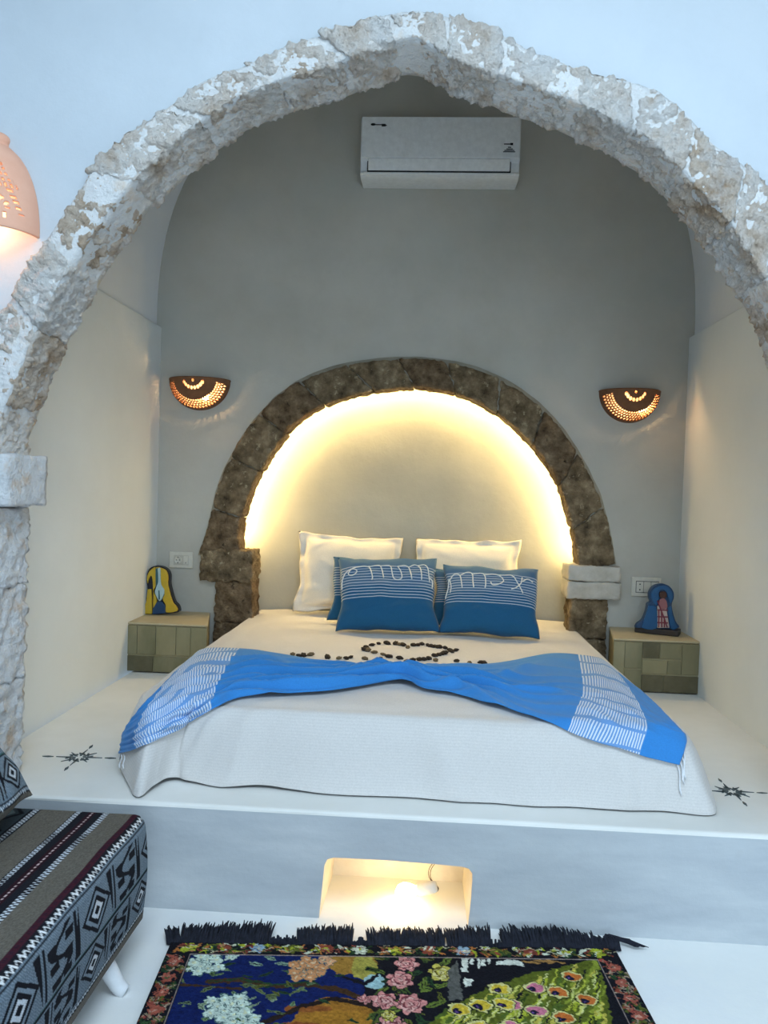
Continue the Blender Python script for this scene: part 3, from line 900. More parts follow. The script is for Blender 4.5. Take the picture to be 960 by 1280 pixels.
Yg = 4.09
f2 = thing('figurine', 'blue veiled wooden figurine with checked dress on the right stone block', 'figurine', (on_y(818, 792, Yg).x, Yg, 0.601))
zz = lambda p: zoomed(760, 700, Z7, p)
A_, B_ = on_z(793.0, 790, 0.602), on_z(848.0, 796, 0.602)
nrm = Vector((-(B_.y-A_.y), B_.x-A_.x, 0)).normalized()
if nrm.y < 0: nrm = -nrm
q4 = [A_, B_, B_+nrm*0.10, A_+nrm*0.10]
MB().add([(p.x, p.y, 0.602) for p in q4]+[(p.x, p.y, 0.630) for p in q4], [(3,2,1,0),(4,5,6,7),(0,1,5,4),(1,2,6,5),(2,3,7,6),(3,0,4,7)]).build('base', M['paint_darkwood'], f2, bevel=0.003)
cut(zz([(240,600),(258,562),(300,530),(336,450),(350,385),(372,370),(362,330),(366,280),(400,232),(466,210),(530,224),(574,272),(582,330),(562,390),(572,460),(596,540),(622,602),(430,610)]), Yg, Yg-0.012, Yg+0.025, 'cloak', M['paint_navy'], f2, 0.004)
cut(zz([(376,330),(378,285),(410,245),(466,224),(524,238),(560,285),(566,335),(548,380),(530,350),(500,270),(450,270),(440,360),(420,400),(395,372)]), Yg, Yg-0.020, Yg-0.010, 'veil', M['paint_blue'], f2, 0.003)
cut(zz([(352,400),(420,420),(424,600),(300,600),(310,540)]), Yg, Yg-0.018, Yg-0.010, 'cloak_fold', M['paint_blue'], f2, 0.003)
cut(zz([(520,420),(552,410),(562,480),(590,560),(606,600),(548,600)]), Yg, Yg-0.018, Yg-0.010, 'cloak_fold', M['paint_blue'], f2, 0.003)
cut(zz([(446,290),(470,274),(506,282),(510,320),(480,345),(450,325)]), Yg, Yg-0.022, Yg-0.010, 'face', M['paint_brown'], f2, 0.003)
cut(zz([(446,350),(478,334),(508,360),(514,420),(470,430),(446,400)]), Yg, Yg-0.024, Yg-0.010, 'shoulder', M['paint_pink'], f2, 0.003)
D_ = cut(zz([(428,404),(444,400),(462,432),(508,424),(536,598),(430,598)]), Yg, Yg-0.022, Yg-0.010, 'dress', M['paint_cream'], f2, 0.002, False)
mb = MB()
for y in (436, 496, 548):
    p, q = on_y(*zz([(428, y)])[0], Yg), on_y(*zz([(520, y+3)])[0], Yg)
    mb.box((p.x, Yg-0.0245, p.z-0.004), (q.x, Yg-0.021, p.z+0.003))
for xa, ya, xb, yb in ((440, 360, 500, 520), (500, 520, 526, 598), (476, 440, 478, 598), (452, 440, 452, 598), (500, 530, 502, 598)):
    p, q = on_y(*zz([(xa, ya)])[0], Yg-0.023), on_y(*zz([(xb, yb)])[0], Yg-0.023)
    mb.tube([p, q], 0.0035, 6)
mb.build('dress_lines', M['paint_red'], D_)

# ------------------------------------------------------------------ bed
def fabric(name, col, stripes=None, bstr=0.15, rough=0.9):
    m, nt, b = new_mat(name)
    f = noise_tex(nt, 220, 3)
    c = ramp(nt, f, [(0.3, tuple(x*0.92 for x in col)), (0.7, tuple(min(1, x*1.05) for x in col))])
    if stripes: c = stripes(nt, c)
    nt.links.new(c, b.inputs['Base Color'])
    b.inputs['Roughness'].default_value = rough; b.inputs['Specular IOR Level'].default_value = 0.15
    b.inputs['Sheen Weight'].default_value = 0.15
    bump(nt, b, noise_tex(nt, 380, 2), bstr, 0.002)
    return m
def satin(nt, c):
    tc = nt.nodes.new('ShaderNodeTexCoord')
    w = nt.nodes.new('ShaderNodeTexWave'); w.wave_type = 'BANDS'; w.bands_direction = 'Z'; w.inputs['Scale'].default_value = 34; w.inputs['Distortion'].default_value = 0.3
    nt.links.new(tc.outputs['Object'], w.inputs['Vector'])
    k = ramp(nt, w.outputs['Fac'], [(0.35, (0.975, 0.975, 0.975)), (0.65, (1.015, 1.015, 1.015))])
    return mix(nt, 1.0, c, k, 'MULTIPLY')
M['sheet'] = fabric('white_bedspread_cotton', (0.67, 0.64, 0.61), satin)
M['mattress'] = fabric('mattress_ticking', (0.7, 0.7, 0.7))
BX0, BX1, BY0, BY1, BZ = -0.965, 0.825, 2.535, NB-0.02, 0.572
bed = thing('bed', 'low double bed with white bedspread on the platform inside the alcove', 'bed', (-0.07, 3.5, PZ))
MB().box((BX0+0.05, BY0+0.05, PZ+0.006), (BX1-0.05, BY1-0.03, BZ-0.035)).build('mattress', M['mattress'], bed, bevel=0.04, seg=4)
# top edge loop (left head -> front -> right head) and hem loop, matched by index
T = [(BX0, BY1, 0), (BX0, 4.0, 0), (BX0, 3.5, 0), (BX0, 3.05, 0), (BX0, 2.80, 0), (BX0+0.005, BY0+.10, 0), (BX0+0.025, BY0+.04, 0), (BX0+0.06, BY0+.01, 0), (BX0+0.10, BY0, 0), (-0.78, BY0, 0), (-0.70, BY0, 0), (-0.55, BY0, 0), (-0.40, BY0, 0), (-0.2, BY0, 0), (0.0, BY0, 0), (0.2, BY0, 0), (0.4, BY0, 0),
     (0.55, BY0, 0), (0.68, BY0, 0), (BX1-0.06, BY0+.01, 0), (BX1-0.02, BY0+.05, 0), (BX1, 2.75, 0), (BX1, 3.0, 0), (BX1, 3.5, 0), (BX1, 4.0, 0), (BX1, BY1, 0)]
fl = PZ+0.006
H = [(-1.0, BY1, fl+.03), (-1.04, 4.0, fl+.02), (-1.06, 3.5, fl), (-1.07, 3.05, fl), (-1.055, 2.80, fl), (-1.035, 2.66, fl), (-1.005, 2.54, fl+.005), (-0.945, 2.42, fl+.004), (-0.868, 2.318, fl+.001), (-0.842, 2.40, fl+.01), (-0.80, 2.475, fl+.008), (-0.66, 2.435, fl), (-0.50, 2.455, fl+.006), (-0.3, 2.425, fl), (0.0, 2.425, fl), (0.2, 2.42, fl), (0.4, 2.415, fl),
     (0.58, 2.42, fl), (0.76, 2.428, fl), (0.925, 2.43, fl-.001), (0.97, 2.57, fl+.01), (0.955, 2.78, fl+.01), (0.93, 3.05, fl+.01), (0.92, 3.5, fl+.01), (0.91, 4.0, fl+.02), (0.88, BY1, fl+.03)]
NS = 420
Tc = smooth_curve(T, NS); Hc = smooth_curve(H, NS)
V = []; F = []
NVT = 26   # rings over the skirt
def skirt(i, v):
    t, h = Vector(Tc[i]), Vector(Hc[i])
    t.z = BZ
    out = Vector((h.x-t.x, h.y-t.y, 0)); 
    c = t + out*0.62 + Vector((0, 0, 0.012)); 
    c2 = t + out*0.80; c2.z = h.z+(BZ-h.z)*0.42
    # cubic bezier: leaves the top flat and falls to the hem
    a = (1-v)
    p = t*a**3 + c*3*a*a*v*0.9 + t*3*a*a*v*0.1 + c2*3*a*v*v + h*v**3
    s = i/NS
    fold = 0.010*math.sin(s*80+1.6*math.sin(s*31))*v*(1-0.5*v) + 0.022*noise.noise(Vector((s*30, v*0.9, 3)))*v + 0.010*max(0, noise.noise(Vector((s*70+v*2, v*1.2, 6))))*v**0.5
    for (s0, w0, a0, sl) in ((0.392, .007, .022, .02), (0.425, .006, .026, -.012), (0.445, .009, .018, .015), (0.492, .012, .014, -.02), (0.56, .010, .012, .02), (0.62, .014, .014, -.03), (0.68, .008, .014, .02), (0.725, .007, .018, -.01)):
        fold += 1.5*a0*math.exp(-((s-s0-sl*v)/w0)**2)*v**0.7*(1.25-v)
    n = out.normalized() if out.length > 1e-4 else Vector((0, -1, 0))
    return p + n*fold*(1 if v < 0.98 else 0.6)
for i in range(NS):
    for k in range(NVT+1):
        V.append(skirt(i, k/NVT))
F = grid_faces(NS, NVT+1)
# top: concentric rings shrinking onto a spine along the middle of the bed
k0 = len(V); NR = 34
for i in range(NS):
    t = Vector(Tc[i]); c = Vector((-0.07, min(max(t.y, 3.0), BY1-0.001), 0))
    for k in range(NR+1):
        f = k/NR
        p = t.lerp(c, f)
        wr = 0.0045*fnoise((p.x, p.y, 0), 3.2, 4) + 0.0025*noise.noise(Vector((p.x*9, p.y*3, 1)))
        puff = 0.006*min(1, f*5)
        V.append((p.x, p.y, BZ+(wr+puff)*min(1, f*9)))
F += [tuple(k0+q for q in f) for f in grid_faces(NS, NR+1)]
spread = mesh_obj('bedspread', V, F, M['sheet'], bed, True)
bm = bmesh.new(); bm.from_mesh(spread.data); bmesh.ops.remove_doubles(bm, verts=bm.verts, dist=0.0004)
bmesh.ops.recalc_face_normals(bm, faces=bm.faces)
up = sum(f.normal.z for f in bm.faces if f.calc_center_median().z > BZ-PZ-0.005)
if up < 0: bmesh.ops.reverse_faces(bm, faces=bm.faces)
bm.to_mesh(spread.data)
base = Vector(bed['_base_v'])
for v in bm.verts: v.co += base
BVH = BVHTree.FromBMesh(bm); bm.free()
def on_bed(px, py, off=0.004):
    """where the sight line meets the bedspread"""
    d = ray(px, py).normalized(); o = Vector((0, 0, EYE))
    h, n, i, dist = BVH.ray_cast(o, d)
    if h is None:
        k = 2.72/d.y
        p = o+d*k
        h, n, i, dist = BVH.find_nearest(p)
        n = Vector((-1 if p.x < 0 else 1, 0, 0))
        return Vector((p.x, h.y*0.5+p.y*0.5, p.z)), n
    if n.dot(d) > 0: n = -n
    return h+n*off, n
def bed_z(x, y):
    h, n, i, d = BVH.ray_cast(Vector((x, y, 2)), Vector((0, 0, -1)))
    return h.z if h else BZ

# ------------------------------------------------------------------ blue throw
top_px = [(212,852),(224,838),(240,824),(257,814),(300,814),(345,820),(395,828),(440,834),(492,839),(530,836),(565,834),(605,834),(640,829),(690,820),(740,824),(757,830),(775,846),(800,866)]
bot_px = [(153,942),(176,936),(200,921),(232,905),(266,890),(300,876),(350,872),(415,868),(492,856),(530,866),(575,873),(610,884),(650,896),(690,907),(722,921),(765,934),(806,946),(848,956)]
left_px = [(212,852),(185,880),(165,905),(154,927),(153,942)]     # over the left edge of the bed
right_px = [(800,866),(825,890),(845,912),(855,926),(848,956)]
NU, NVv = 280, 96
tc_ = smooth_curve(top_px, NU); bc_ = smooth_curve(bot_px, NU)
lc_ = smooth_curve(left_px, NVv); rc_ = smooth_curve(right_px, NVv)
P3 = np.zeros((NU, NVv, 3)); N3 = np.zeros((NU, NVv, 3))
for i in range(NU):
    s = i/(NU-1)
    for j in range(NVv):
        t = j/(NVv-1)
        p = tc_[i]*(1-t)+bc_[i]*t
        # Coons correction so the short ends follow their own curves
        L = tc_[0]*(1-t)+bc_[0]*t; Rr = tc_[-1]*(1-t)+bc_[-1]*t
        p = p+(lc_[j]-L)*(1-s)+(rc_[j]-Rr)*s
        h, nn = on_bed(p[0], p[1], 0.007)
        P3[i, j] = h; N3[i, j] = nn
def blur(A, it, fix=False):
    for _ in range(it):
        B = A.copy()
        B[1:-1] = (A[:-2]+2*A[1:-1]+A[2:])/4
        C = B.copy(); C[:, 1:-1] = (B[:, :-2]+2*B[:, 1:-1]+B[:, 2:])/4
        A = C
    return A
N3 = blur(N3, 14); N3 /= np.linalg.norm(N3, axis=2, keepdims=True)
P3 = blur(P3, 2)
V = []
for i in range(NU):
    s = i/(NU-1)
    g = math.exp(-((s-0.47)/0.16)**2)               # gathered in the middle
    g2 = math.exp(-((s-0.47)/0.035)**2)
    e = min(s, 1-s)*2
    for j in range(NVv):
        t = j/(NVv-1)
        warp = t + 0.06*noise.noise(Vector((s*5, t*2, 4)))
        r = 0.0
        gw = math.exp(-((s-0.47)/0.27)**2)
        # pleats that run along the cloth and bunch up at the gathered middle
        ph = 5.2*warp + 1.5*(s-0.47)*(1-2*t)*4 + 0.5*noise.noise(Vector((s*6, 0.3, 5)))
        r += 0.034*(0.22+gw)*(1-abs(math.sin(math.pi*ph)))**1.5
        ph2 = 9.3*warp - 2.2*s + 0.8*noise.noise(Vector((s*9, t*2, 7)))
        r += 0.015*(0.25+gw)*(1-abs(math.sin(math.pi*ph2)))**1.3
        r += 0.012*max(0, noise.noise(Vector((s*9+2, t*3.4, 8))))*min(1, e*4)
        r += 0.010*max(0, noise.noise(Vector((s*24-t*5, t*6+s*6, 2))))
        r += 0.016*g2*math.sin(math.pi*t)**0.7
        r *= (0.25+0.75*min(1, e*5))*(0.06+0.94*min(1, t*5))*(0.35+0.65*min(1, (1-t)*12))
        r += 0.003
        V.append(Vector(P3[i, j])+Vector(N3[i, j])*r)
throw_ = mesh_obj('throw_blanket', V, grid_faces(NU, NVv), None, None, True)
# colour: blue cloth with woven white bars near both ends
col = np.zeros((NU, NVv, 4)); col[..., 3] = 1
blue = np.array((0.045, 0.20, 0.55)); white = np.array((0.72, 0.76, 0.82)); greyb = np.array((0.30, 0.38, 0.50))
uv = np.zeros((NU*NVv, 2))
for i in range(NU):
    for j in range(NVv):
        uv[i*NVv+j] = (i/(NU-1), j/(NVv-1))
def stripes_attr(nt, base):
    a = nt.nodes.new('ShaderNodeUVMap'); a.uv_map = 'cloth'
    sep = nt.nodes.new('ShaderNodeSeparateXYZ'); nt.links.new(a.outputs[0], sep.inputs[0])
    return sep.outputs[0], sep.outputs[1]
def math_(nt, op, a, b=None, c=None):
    n = nt.nodes.new('ShaderNodeMath'); n.operation = op
    for k, v in enumerate((a, b, c)):
        if v is None: continue
        if isinstance(v, (int, float)): n.inputs[k].default_value = v
        else: nt.links.new(v, n.inputs[k])
    return n.outputs[0]
def within(nt, x, lo, hi):
    return math_(nt, 'MULTIPLY', math_(nt, 'GREATER_THAN', x, lo), math_(nt, 'LESS_THAN', x, hi))
def throw_pattern(nt, c):
    u, v = stripes_attr(nt, c)
    band_ = math_(nt, 'ADD', within(nt, u, 0.055, 0.235), within(nt, u, 0.80, 0.93))
    bars = math_(nt, 'LESS_THAN', math_(nt, 'FRACT', math_(nt, 'MULTIPLY', u, 190)), 0.46)
    rowp = math_(nt, 'FRACT', math_(nt, 'ADD', math_(nt, 'MULTIPLY', v, 6.5), math_(nt, 'MULTIPLY', u, 3.0)))
    row = math_(nt, 'GREATER_THAN', rowp, 0.16)
    k = math_(nt, 'MULTIPLY', math_(nt, 'MULTIPLY', band_, bars), row)
    tint = math_(nt, 'MULTIPLY', band_, 0.30)
    c = mix(nt, tint, c, (0.42, 0.52, 0.66))
    return mix(nt, math_(nt, 'MULTIPLY', k, 0.85), c, (0.76, 0.80, 0.86))
M['throw'] = fabric('blue_woven_cotton', (0.040, 0.235, 0.60), throw_pattern, 0.2)
def set_uv(o, uv, name='cloth'):
    me = o.data; l = me.uv_layers.new(name=name)
    idx = np.zeros(len(me.loops), int); me.loops.foreach_get('vertex_index', idx)
    l.data.foreach_set('uv', uv[idx].ravel())
set_uv(throw_, uv); throw_.data.materials.append(M['throw'])
so = throw_.modifiers.new('thick', 'SOLIDIFY'); so.thickness = 0.003; so.offset = 1
tag(throw_, 'rumpled blue throw with white striped ends laid across the white bed', 'throw')
M['tassel'] = fabric('white_tassel_cotton', (0.75, 0.76, 0.78))
for side, pts in (('l', [(153,930),(153,938),(155,942),(158,943)]), ('r', [(853,940),(851,946),(849,953),(846,956)])):
    for (x, y) in pts:
        mb = MB(); q = []
        dx = random.uniform(-3, 1) if side == 'l' else random.uniform(1, 10)
        ln = random.uniform(16, 24) if side == 'l' else random.uniform(26, 38)
        for k in range(6):
            f = k/5
            h, nn = on_bed(x+dx*f+1.2*math.sin(f*6), y+ln*f, 0.009)
            q.append(h)
        mb.tube(q, [0.0022]*4+[0.0032, 0.0018], 6); mb.build('tassel', M['tassel'], throw_, True)

# ------------------------------------------------------------------ pillows and cushions
def pillow_map(w, h, th, flange=0.0, pinch=0.05, seed=0, wob=0.016):
    def f(u, v, side):
        """u,v in [-1,1] -> local (x, depth, z); side +1 front"""
        fx = 1-pinch*(1-abs(v)**2)*abs(u)**3*0 - pinch*(v*v-1)*-1*abs(u)**4
        fz = 1-pinch*(1-u*u)*abs(v)**4
        x = u*w/2*fx; z = v*h/2*fz
        x += wob*abs(u)**3*noise.noise(Vector((v*1.7+seed, u, 11))); z += wob*abs(v)**3*(noise.noise(Vector((u*1.9+seed, v, 5)))+0.15*noise.noise(Vector((u*4+seed, v, 2))))
        iu = 1+flange; uu, vv = min(1, abs(u)*iu), min(1, abs(v)*iu)
        d = th/2*(max(0, 1-uu**3.0)**0.55)*(max(0, 1-vv**3.0)**0.55)
        d *= 1+0.10*noise.noise(Vector((u*1.6+seed, v*1.6, side)))
        d += 0.012*max(0, noise.noise(Vector((u*3.4+seed, v*3.4, 3))))*(1 if uu < 1 and vv < 1 else 0.3)*(min(1, d/0.02))
        wav = 0
        if flange:
            o = max(0, max(abs(u), abs(v))-1/iu)/(1-1/iu)
            wav = 0.034*o*noise.noise(Vector((u*3.5+seed, v*3.5, 9)))
        return Vector((x, -(d*side+0.002*side)+wav, z))
    return f
def pillow(name, f, Mx, mat, n=46):
    V = []; uv = []
    for side in (1, -1):
        for i in range(n+1):
            for j in range(n+1):
                u, v = -1+2*i/n, -1+2*j/n
                p = f(u, v, side)
                if i in (0, n) or j in (0, n): p = (f(u, v, 1)+f(u, v, -1))/2
                V.append(Mx @ p); uv.append((i/n, j/n))
    F = []; m = (n+1)**2
    for s in range(2):
        F += [tuple(s*m+q for q in g) for g in grid_faces(n+1, n+1)]
    org = Mx.translation
    me = bpy.data.meshes.new(name)
    me.from_pydata([tuple(v-org) for v in V], [], F); me.update()
    o = bpy.data.objects.new(name, me); link(o); o.location = org
    set_uv(o, np.array(uv))
    bm = bmesh.new(); bm.from_mesh(me); bmesh.ops.remove_doubles(bm, verts=bm.verts, dist=0.0002)
    bmesh.ops.recalc_face_normals(bm, faces=bm.faces); bm.to_mesh(me); bm.free()
    me.polygons.foreach_set('use_smooth', [True]*len(me.polygons))
    me.materials.append(mat)
    o['_base_v'] = [float(c) for c in org]
    return o
def lean(cxw, yb, zb, h, tilt, yaw=0, roll=0):
    """matrix of a pillow whose bottom edge rests at (yb, zb), leaning back by tilt degrees"""
    R = Matrix.Rotation(math.radians(yaw), 4, 'Z') @ Matrix.Rotation(-math.radians(tilt), 4, 'X') @ Matrix.Rotation(math.radians(roll), 4, 'Y')
    up = R.to_3x3() @ Vector((0, 0, 1))
    return Matrix.Translation(Vector((cxw, yb, zb))+up*h/2) @ R
M['cream'] = fabric('cream_pillowcase', (0.80, 0.74, 0.64))
pz = BZ+0.021
def cx_at(px, py, Y): return on_y(px, py, Y).x
for (px, lab, sd, yw_, rl) in ((435, 'cream pillow with flat flange, left one against the niche wall', 3, 3, 1.5), (584, 'cream pillow with flat flange, right one against the niche wall', 8, -3, -1.0)):
    o = pillow('pillow', pillow_map(0.615, 0.46, 0.15, 0.17, 0.06, sd, 0.028), lean(cx_at(px, 720, 4.42), 4.385, pz, 0.46, 11, yw_, rl), M['cream'])
    tag(o, lab, 'pillow', 'cream pillows')
def cushion_pattern(nt, c):
    u, v = stripes_attr(nt, c)
    zone = within(nt, v, 0.36, 0.84)
    fr = math_(nt, 'FRACT', math_(nt, 'MULTIPLY', v, 26))
    ln = math_(nt, 'MULTIPLY', math_(nt, 'LESS_THAN', fr, 0.30), zone)
    # a paler yoke between the lines near the top
    yoke = math_(nt, 'MULTIPLY', within(nt, v, 0.55, 0.97), 0.16)
    c = mix(nt, yoke, c, (0.30, 0.36, 0.46))
    return mix(nt, math_(nt, 'MULTIPLY', ln, 0.62), c, (0.66, 0.70, 0.74))
M['cushion'] = fabric('blue_striped_cushion', (0.014, 0.095, 0.205), cushion_pattern, 0.25)
M['cord'] = fabric('white_cord', (0.78, 0.77, 0.72))
cdefs = [  # px centre, base y, tilt, yaw, roll, width, height, label, seed, cord
    (472, 4.12, 18, 3, 1.0, 0.53, 0.355, 'blue striped cushion mostly hidden behind the left front one', 12, False),
    (601, 4.12, 18, -3, 0.0, 0.53, 0.315, 'blue striped cushion almost hidden behind the right front one', 15, False),
    (485, 3.865, 33, 2, -1.6, 0.525, 0.425, 'blue striped cushion with white corded loops, front left', 21, 1),
    (613, 3.875, 34, -2, 1.4, 0.505, 0.395, 'blue striped cushion with white corded loops, front right', 27, 2)]
for (px, yb, tl, yw_, rl, w, h, lab, sd, cord) in cdefs:
    f = pillow_map(w, h, 0.135 if cord else 0.10, 0.0, 0.07, sd)
    Mx = lean(cx_at(px, 760, yb), yb, pz, h, tl, yw_, rl)
    o = pillow('cushion', f, Mx, M['cushion'])
    tag(o, lab, 'cushion', 'blue striped cushions')
    if cord:
        if cord == 1:
            paths = [[(-0.95,0.05),(-0.93,0.3),(-0.86,0.48),(-0.72,0.56),(-0.62,0.5),(-0.66,0.40),(-0.76,0.38),(-0.80,0.46),(-0.70,0.58),(-0.5,0.62),(-0.38,0.60)],
                     [(-0.38,0.62),(-0.34,0.50),(-0.30,0.30),(-0.31,0.22)], [(-0.38,0.60),(-0.2,0.64),(-0.14,0.6),(-0.10,0.42),(-0.08,0.28)],
                     [(-0.14,0.62),(0.0,0.64),(0.06,0.60),(0.09,0.42),(0.12,0.28),(0.20,0.24),(0.28,0.30),(0.26,0.48),(0.20,0.62)],
                     [(0.20,0.62),(0.34,0.66),(0.42,0.60),(0.46,0.42),(0.48,0.26)], [(0.42,0.62),(0.54,0.70),(0.64,0.62),(0.68,0.42),(0.68,0.26)],
                     [(0.60,0.68),(0.74,0.70),(0.82,0.58),(0.85,0.36),(0.86,0.22)], [(0.86,0.35),(0.93,0.28),(0.92,0.08)]]
        else:
            paths = [[(-0.97,-0.1),(-0.97,0.2),(-0.93,0.45),(-0.88,0.25),(-0.87,0.05)], [(-0.90,0.42),(-0.78,0.58),(-0.66,0.54),(-0.62,0.3),(-0.60,0.15)],
                     [(-0.66,0.54),(-0.5,0.64),(-0.40,0.58),(-0.38,0.35),(-0.36,0.18)], [(-0.4,0.58),(-0.22,0.62),(-0.14,0.54),(-0.12,0.3),(-0.13,0.18)],
                     [(-0.14,0.58),(0.02,0.62),(0.16,0.58),(0.24,0.42),(0.14,0.30),(0.02,0.28),(-0.02,0.36)], [(0.14,0.60),(0.36,0.62),(0.44,0.56)],
                     [(0.44,0.58),(0.52,0.42),(0.60,0.24),(0.64,0.12)], [(0.62,0.58),(0.60,0.42),(0.50,0.26),(0.40,0.20)], [(0.62,0.46),(0.74,0.56),(0.86,0.50)]]
        for pth in paths:
            c = smooth_curve(pth, 4*len(pth))
            mb = MB(); mb.tube([Mx @ (f(u, v, 1)+Vector((0, -0.003, 0))) for u, v in c], 0.0030, 6)
            mb.build('cord_loop', M['cord'], o, True)

# ------------------------------------------------------------------ dried buds on the bed
M['bud'] = mat_noise('dark_dried_bud', [(0.3, (0.012, 0.008, 0.006)), (0.6, (0.045, 0.028, 0.018)), (0.8, (0.10, 0.07, 0.04))], 90, 4, 0.7, 0.5, 150, 0.004)
M['bud_tan'] = mat_noise('tan_dried_bud', [(0.3, (0.08, 0.05, 0.025)), (0.6, (0.20, 0.14, 0.075)), (0.8, (0.33, 0.25, 0.15))], 90, 4, 0.7, 0.5, 150, 0.004)
def bud_mesh(seed, mat):
    bm = bmesh.new(); bmesh.ops.create_icosphere(bm, subdivisions=3, radius=1)
    for v in bm.verts:
        n = v.co.normalized()
        a = math.atan2(n.y, n.x)
        r = 1 + 0.22*math.sin(5*a+3*n.z+seed)*(1-abs(n.z)) + 0.3*noise.noise(n*2.2+Vector((seed, 0, 0)))
        v.co = n*r; v.co.z *= 0.72
        v.co.x *= 1.15
    me = bpy.data.meshes.new('dried_bud'); bm.to_mesh(me); bm.free()
    me.polygons.foreach_set('use_smooth', [True]*len(me.polygons)); me.materials.append(mat)
    return me
BM = [bud_mesh(s, M['bud']) for s in range(4)]; BT = [bud_mesh(s+7, M['bud_tan']) for s in range(3)]
heart = [(377,127,0),(384,139,1),(370,137,0),(400,118,0),(427,112,0),(460,112,0),(495,113,0),(511,116,1),(524,118,0),(543,127,1),(565,119,0),(583,118,0),(600,114,0),(623,119,0),(647,124,0),(668,127,0),(693,130,0),(712,138,0),(735,139,0),(719,144,0),(690,151,0),(667,157,0),(650,161,0),(655,179,1),(627,173,0),(590,176,0),(562,179,0),(541,183,1),(510,171,0),(467,165,0),(445,156,1),(410,148,1),(432,175,0),(372,173,1),(607,176,0),(680,154,0),(633,121,0),(375,133,0)]
rowl = [(83,155,1),(108,161,0),(127,160,0),(155,157,1),(222,168,0),(268,171,1),(297,172,0),(315,167,0)]
rowr = [(738,182,0),(790,190,1),(833,187,0),(846,189,0)]
ORD = ['first', 'second', 'third', 'fourth', 'fifth', 'sixth', 'seventh', 'eighth', 'ninth', 'tenth', 'eleventh', 'twelfth', 'thirteenth', 'fourteenth', 'fifteenth', 'sixteenth', 'seventeenth', 'eighteenth', 'nineteenth', 'twentieth', 'twenty-first', 'twenty-second', 'twenty-third', 'twenty-fourth']
k = 0
rows = ((sorted(q for q in heart if q[1] <= 140), "from the left along the heart's upper edge", 'dried buds of the heart'), (sorted(q for q in heart if q[1] > 140), "from the left along the heart's lower edge", 'dried buds of the heart'),
        (sorted(rowl), 'in the short row left of the heart', 'dried buds beside the heart'), (sorted(rowr), 'in the short row right of the heart', 'dried buds beside the heart'))
for lst, where, grp in rows:
    for n_, (zx, zy, tn) in enumerate(lst):
        me = (BT if tn else BM)[k % (3 if tn else 4)]
        o = bpy.data.objects.new('dried_bud', me); link(o)
        r = random.uniform(0.0095, 0.0135)
        p, nn = on_bed(340+zx/3.2, 770+zy/3.2+0.6, 0)
        o.location = (p.x, p.y, bed_z(p.x, p.y)+r*0.55); o.scale = (r*1.15, r, r); o.rotation_euler = (random.uniform(-.3, .3), random.uniform(-.3, .3), random.uniform(0, 6.28))
        tag(o, ('light tan' if tn else 'dark brown')+' dried bud, '+ORD[n_]+' '+where, 'dried bud', grp)
        k += 1

# ------------------------------------------------------------------ lamp in the low niche
M['holder'] = mat_plain('white_lamp_holder', (0.75, 0.74, 0.70), 0.5)
M['wire'] = mat_plain('brown_wire', (0.10, 0.06, 0.02), 0.5)
M['bulb2'] = mat_emit('bright_bulb', (1.0, 0.72, 0.33), 14)
hp = on_y(534, 1110, 2.40)
lamp = thing('bulb_lamp', 'bare glowing bulb in white holder hanging inside the low niche', 'lamp', (hp.x, 2.42, 0.0))
bb = on_y(501, 1116, 2.42)
ax = (Vector((bb.x, 2.42, bb.z))-Vector((hp.x, 2.40, hp.z))).normalized()
q = Vector((0, 0, 1)).rotation_difference(ax).to_matrix().to_4x4()
hmb = MB(); hmb.lathe([(0.004, -0.032), (0.016, -0.030), (0.019, -0.020), (0.020, 0.026), (0.017, 0.030), (0.004, 0.031)], Matrix.Translation(Vector((hp.x, 2.40, hp.z))) @ q, 24)
holder = hmb.build('holder', M['holder'], lamp, True)
MB().lathe([(0.012, 0.028), (0.014, 0.040), (0.024, 0.058), (0.029, 0.076), (0.025, 0.094), (0.013, 0.105), (0.002, 0.108)], Matrix.Translation(Vector((hp.x, 2.40, hp.z))) @ q, 24).build('bulb', M['bulb2'], lamp, True)
for dx in (0, -2.2):
    wp = [(547,1114),(548,1110),(543,1104),(538.5,1098),(538,1090),(541,1083),(547,1077),(556,1074.5),(566,1073.5),(574,1072)]
    c = smooth_curve([tuple(on_y(x+dx*math.sin(math.pi*i/9), y+dx*0.5*math.sin(math.pi*i/9), 2.40)) for i, (x, y) in enumerate(wp)], 40)
    MB().tube(c, 0.0012, 6).build('wire', M['wire'], holder, True)
l = point('niche_light', (0, 0, 0), 0.75, (1.0, 0.70, 0.32), 0.03); l.parent = lamp; l.location = Vector((bb.x-0.015, 2.385, bb.z-0.01))-Vector(lamp['_base_v'])

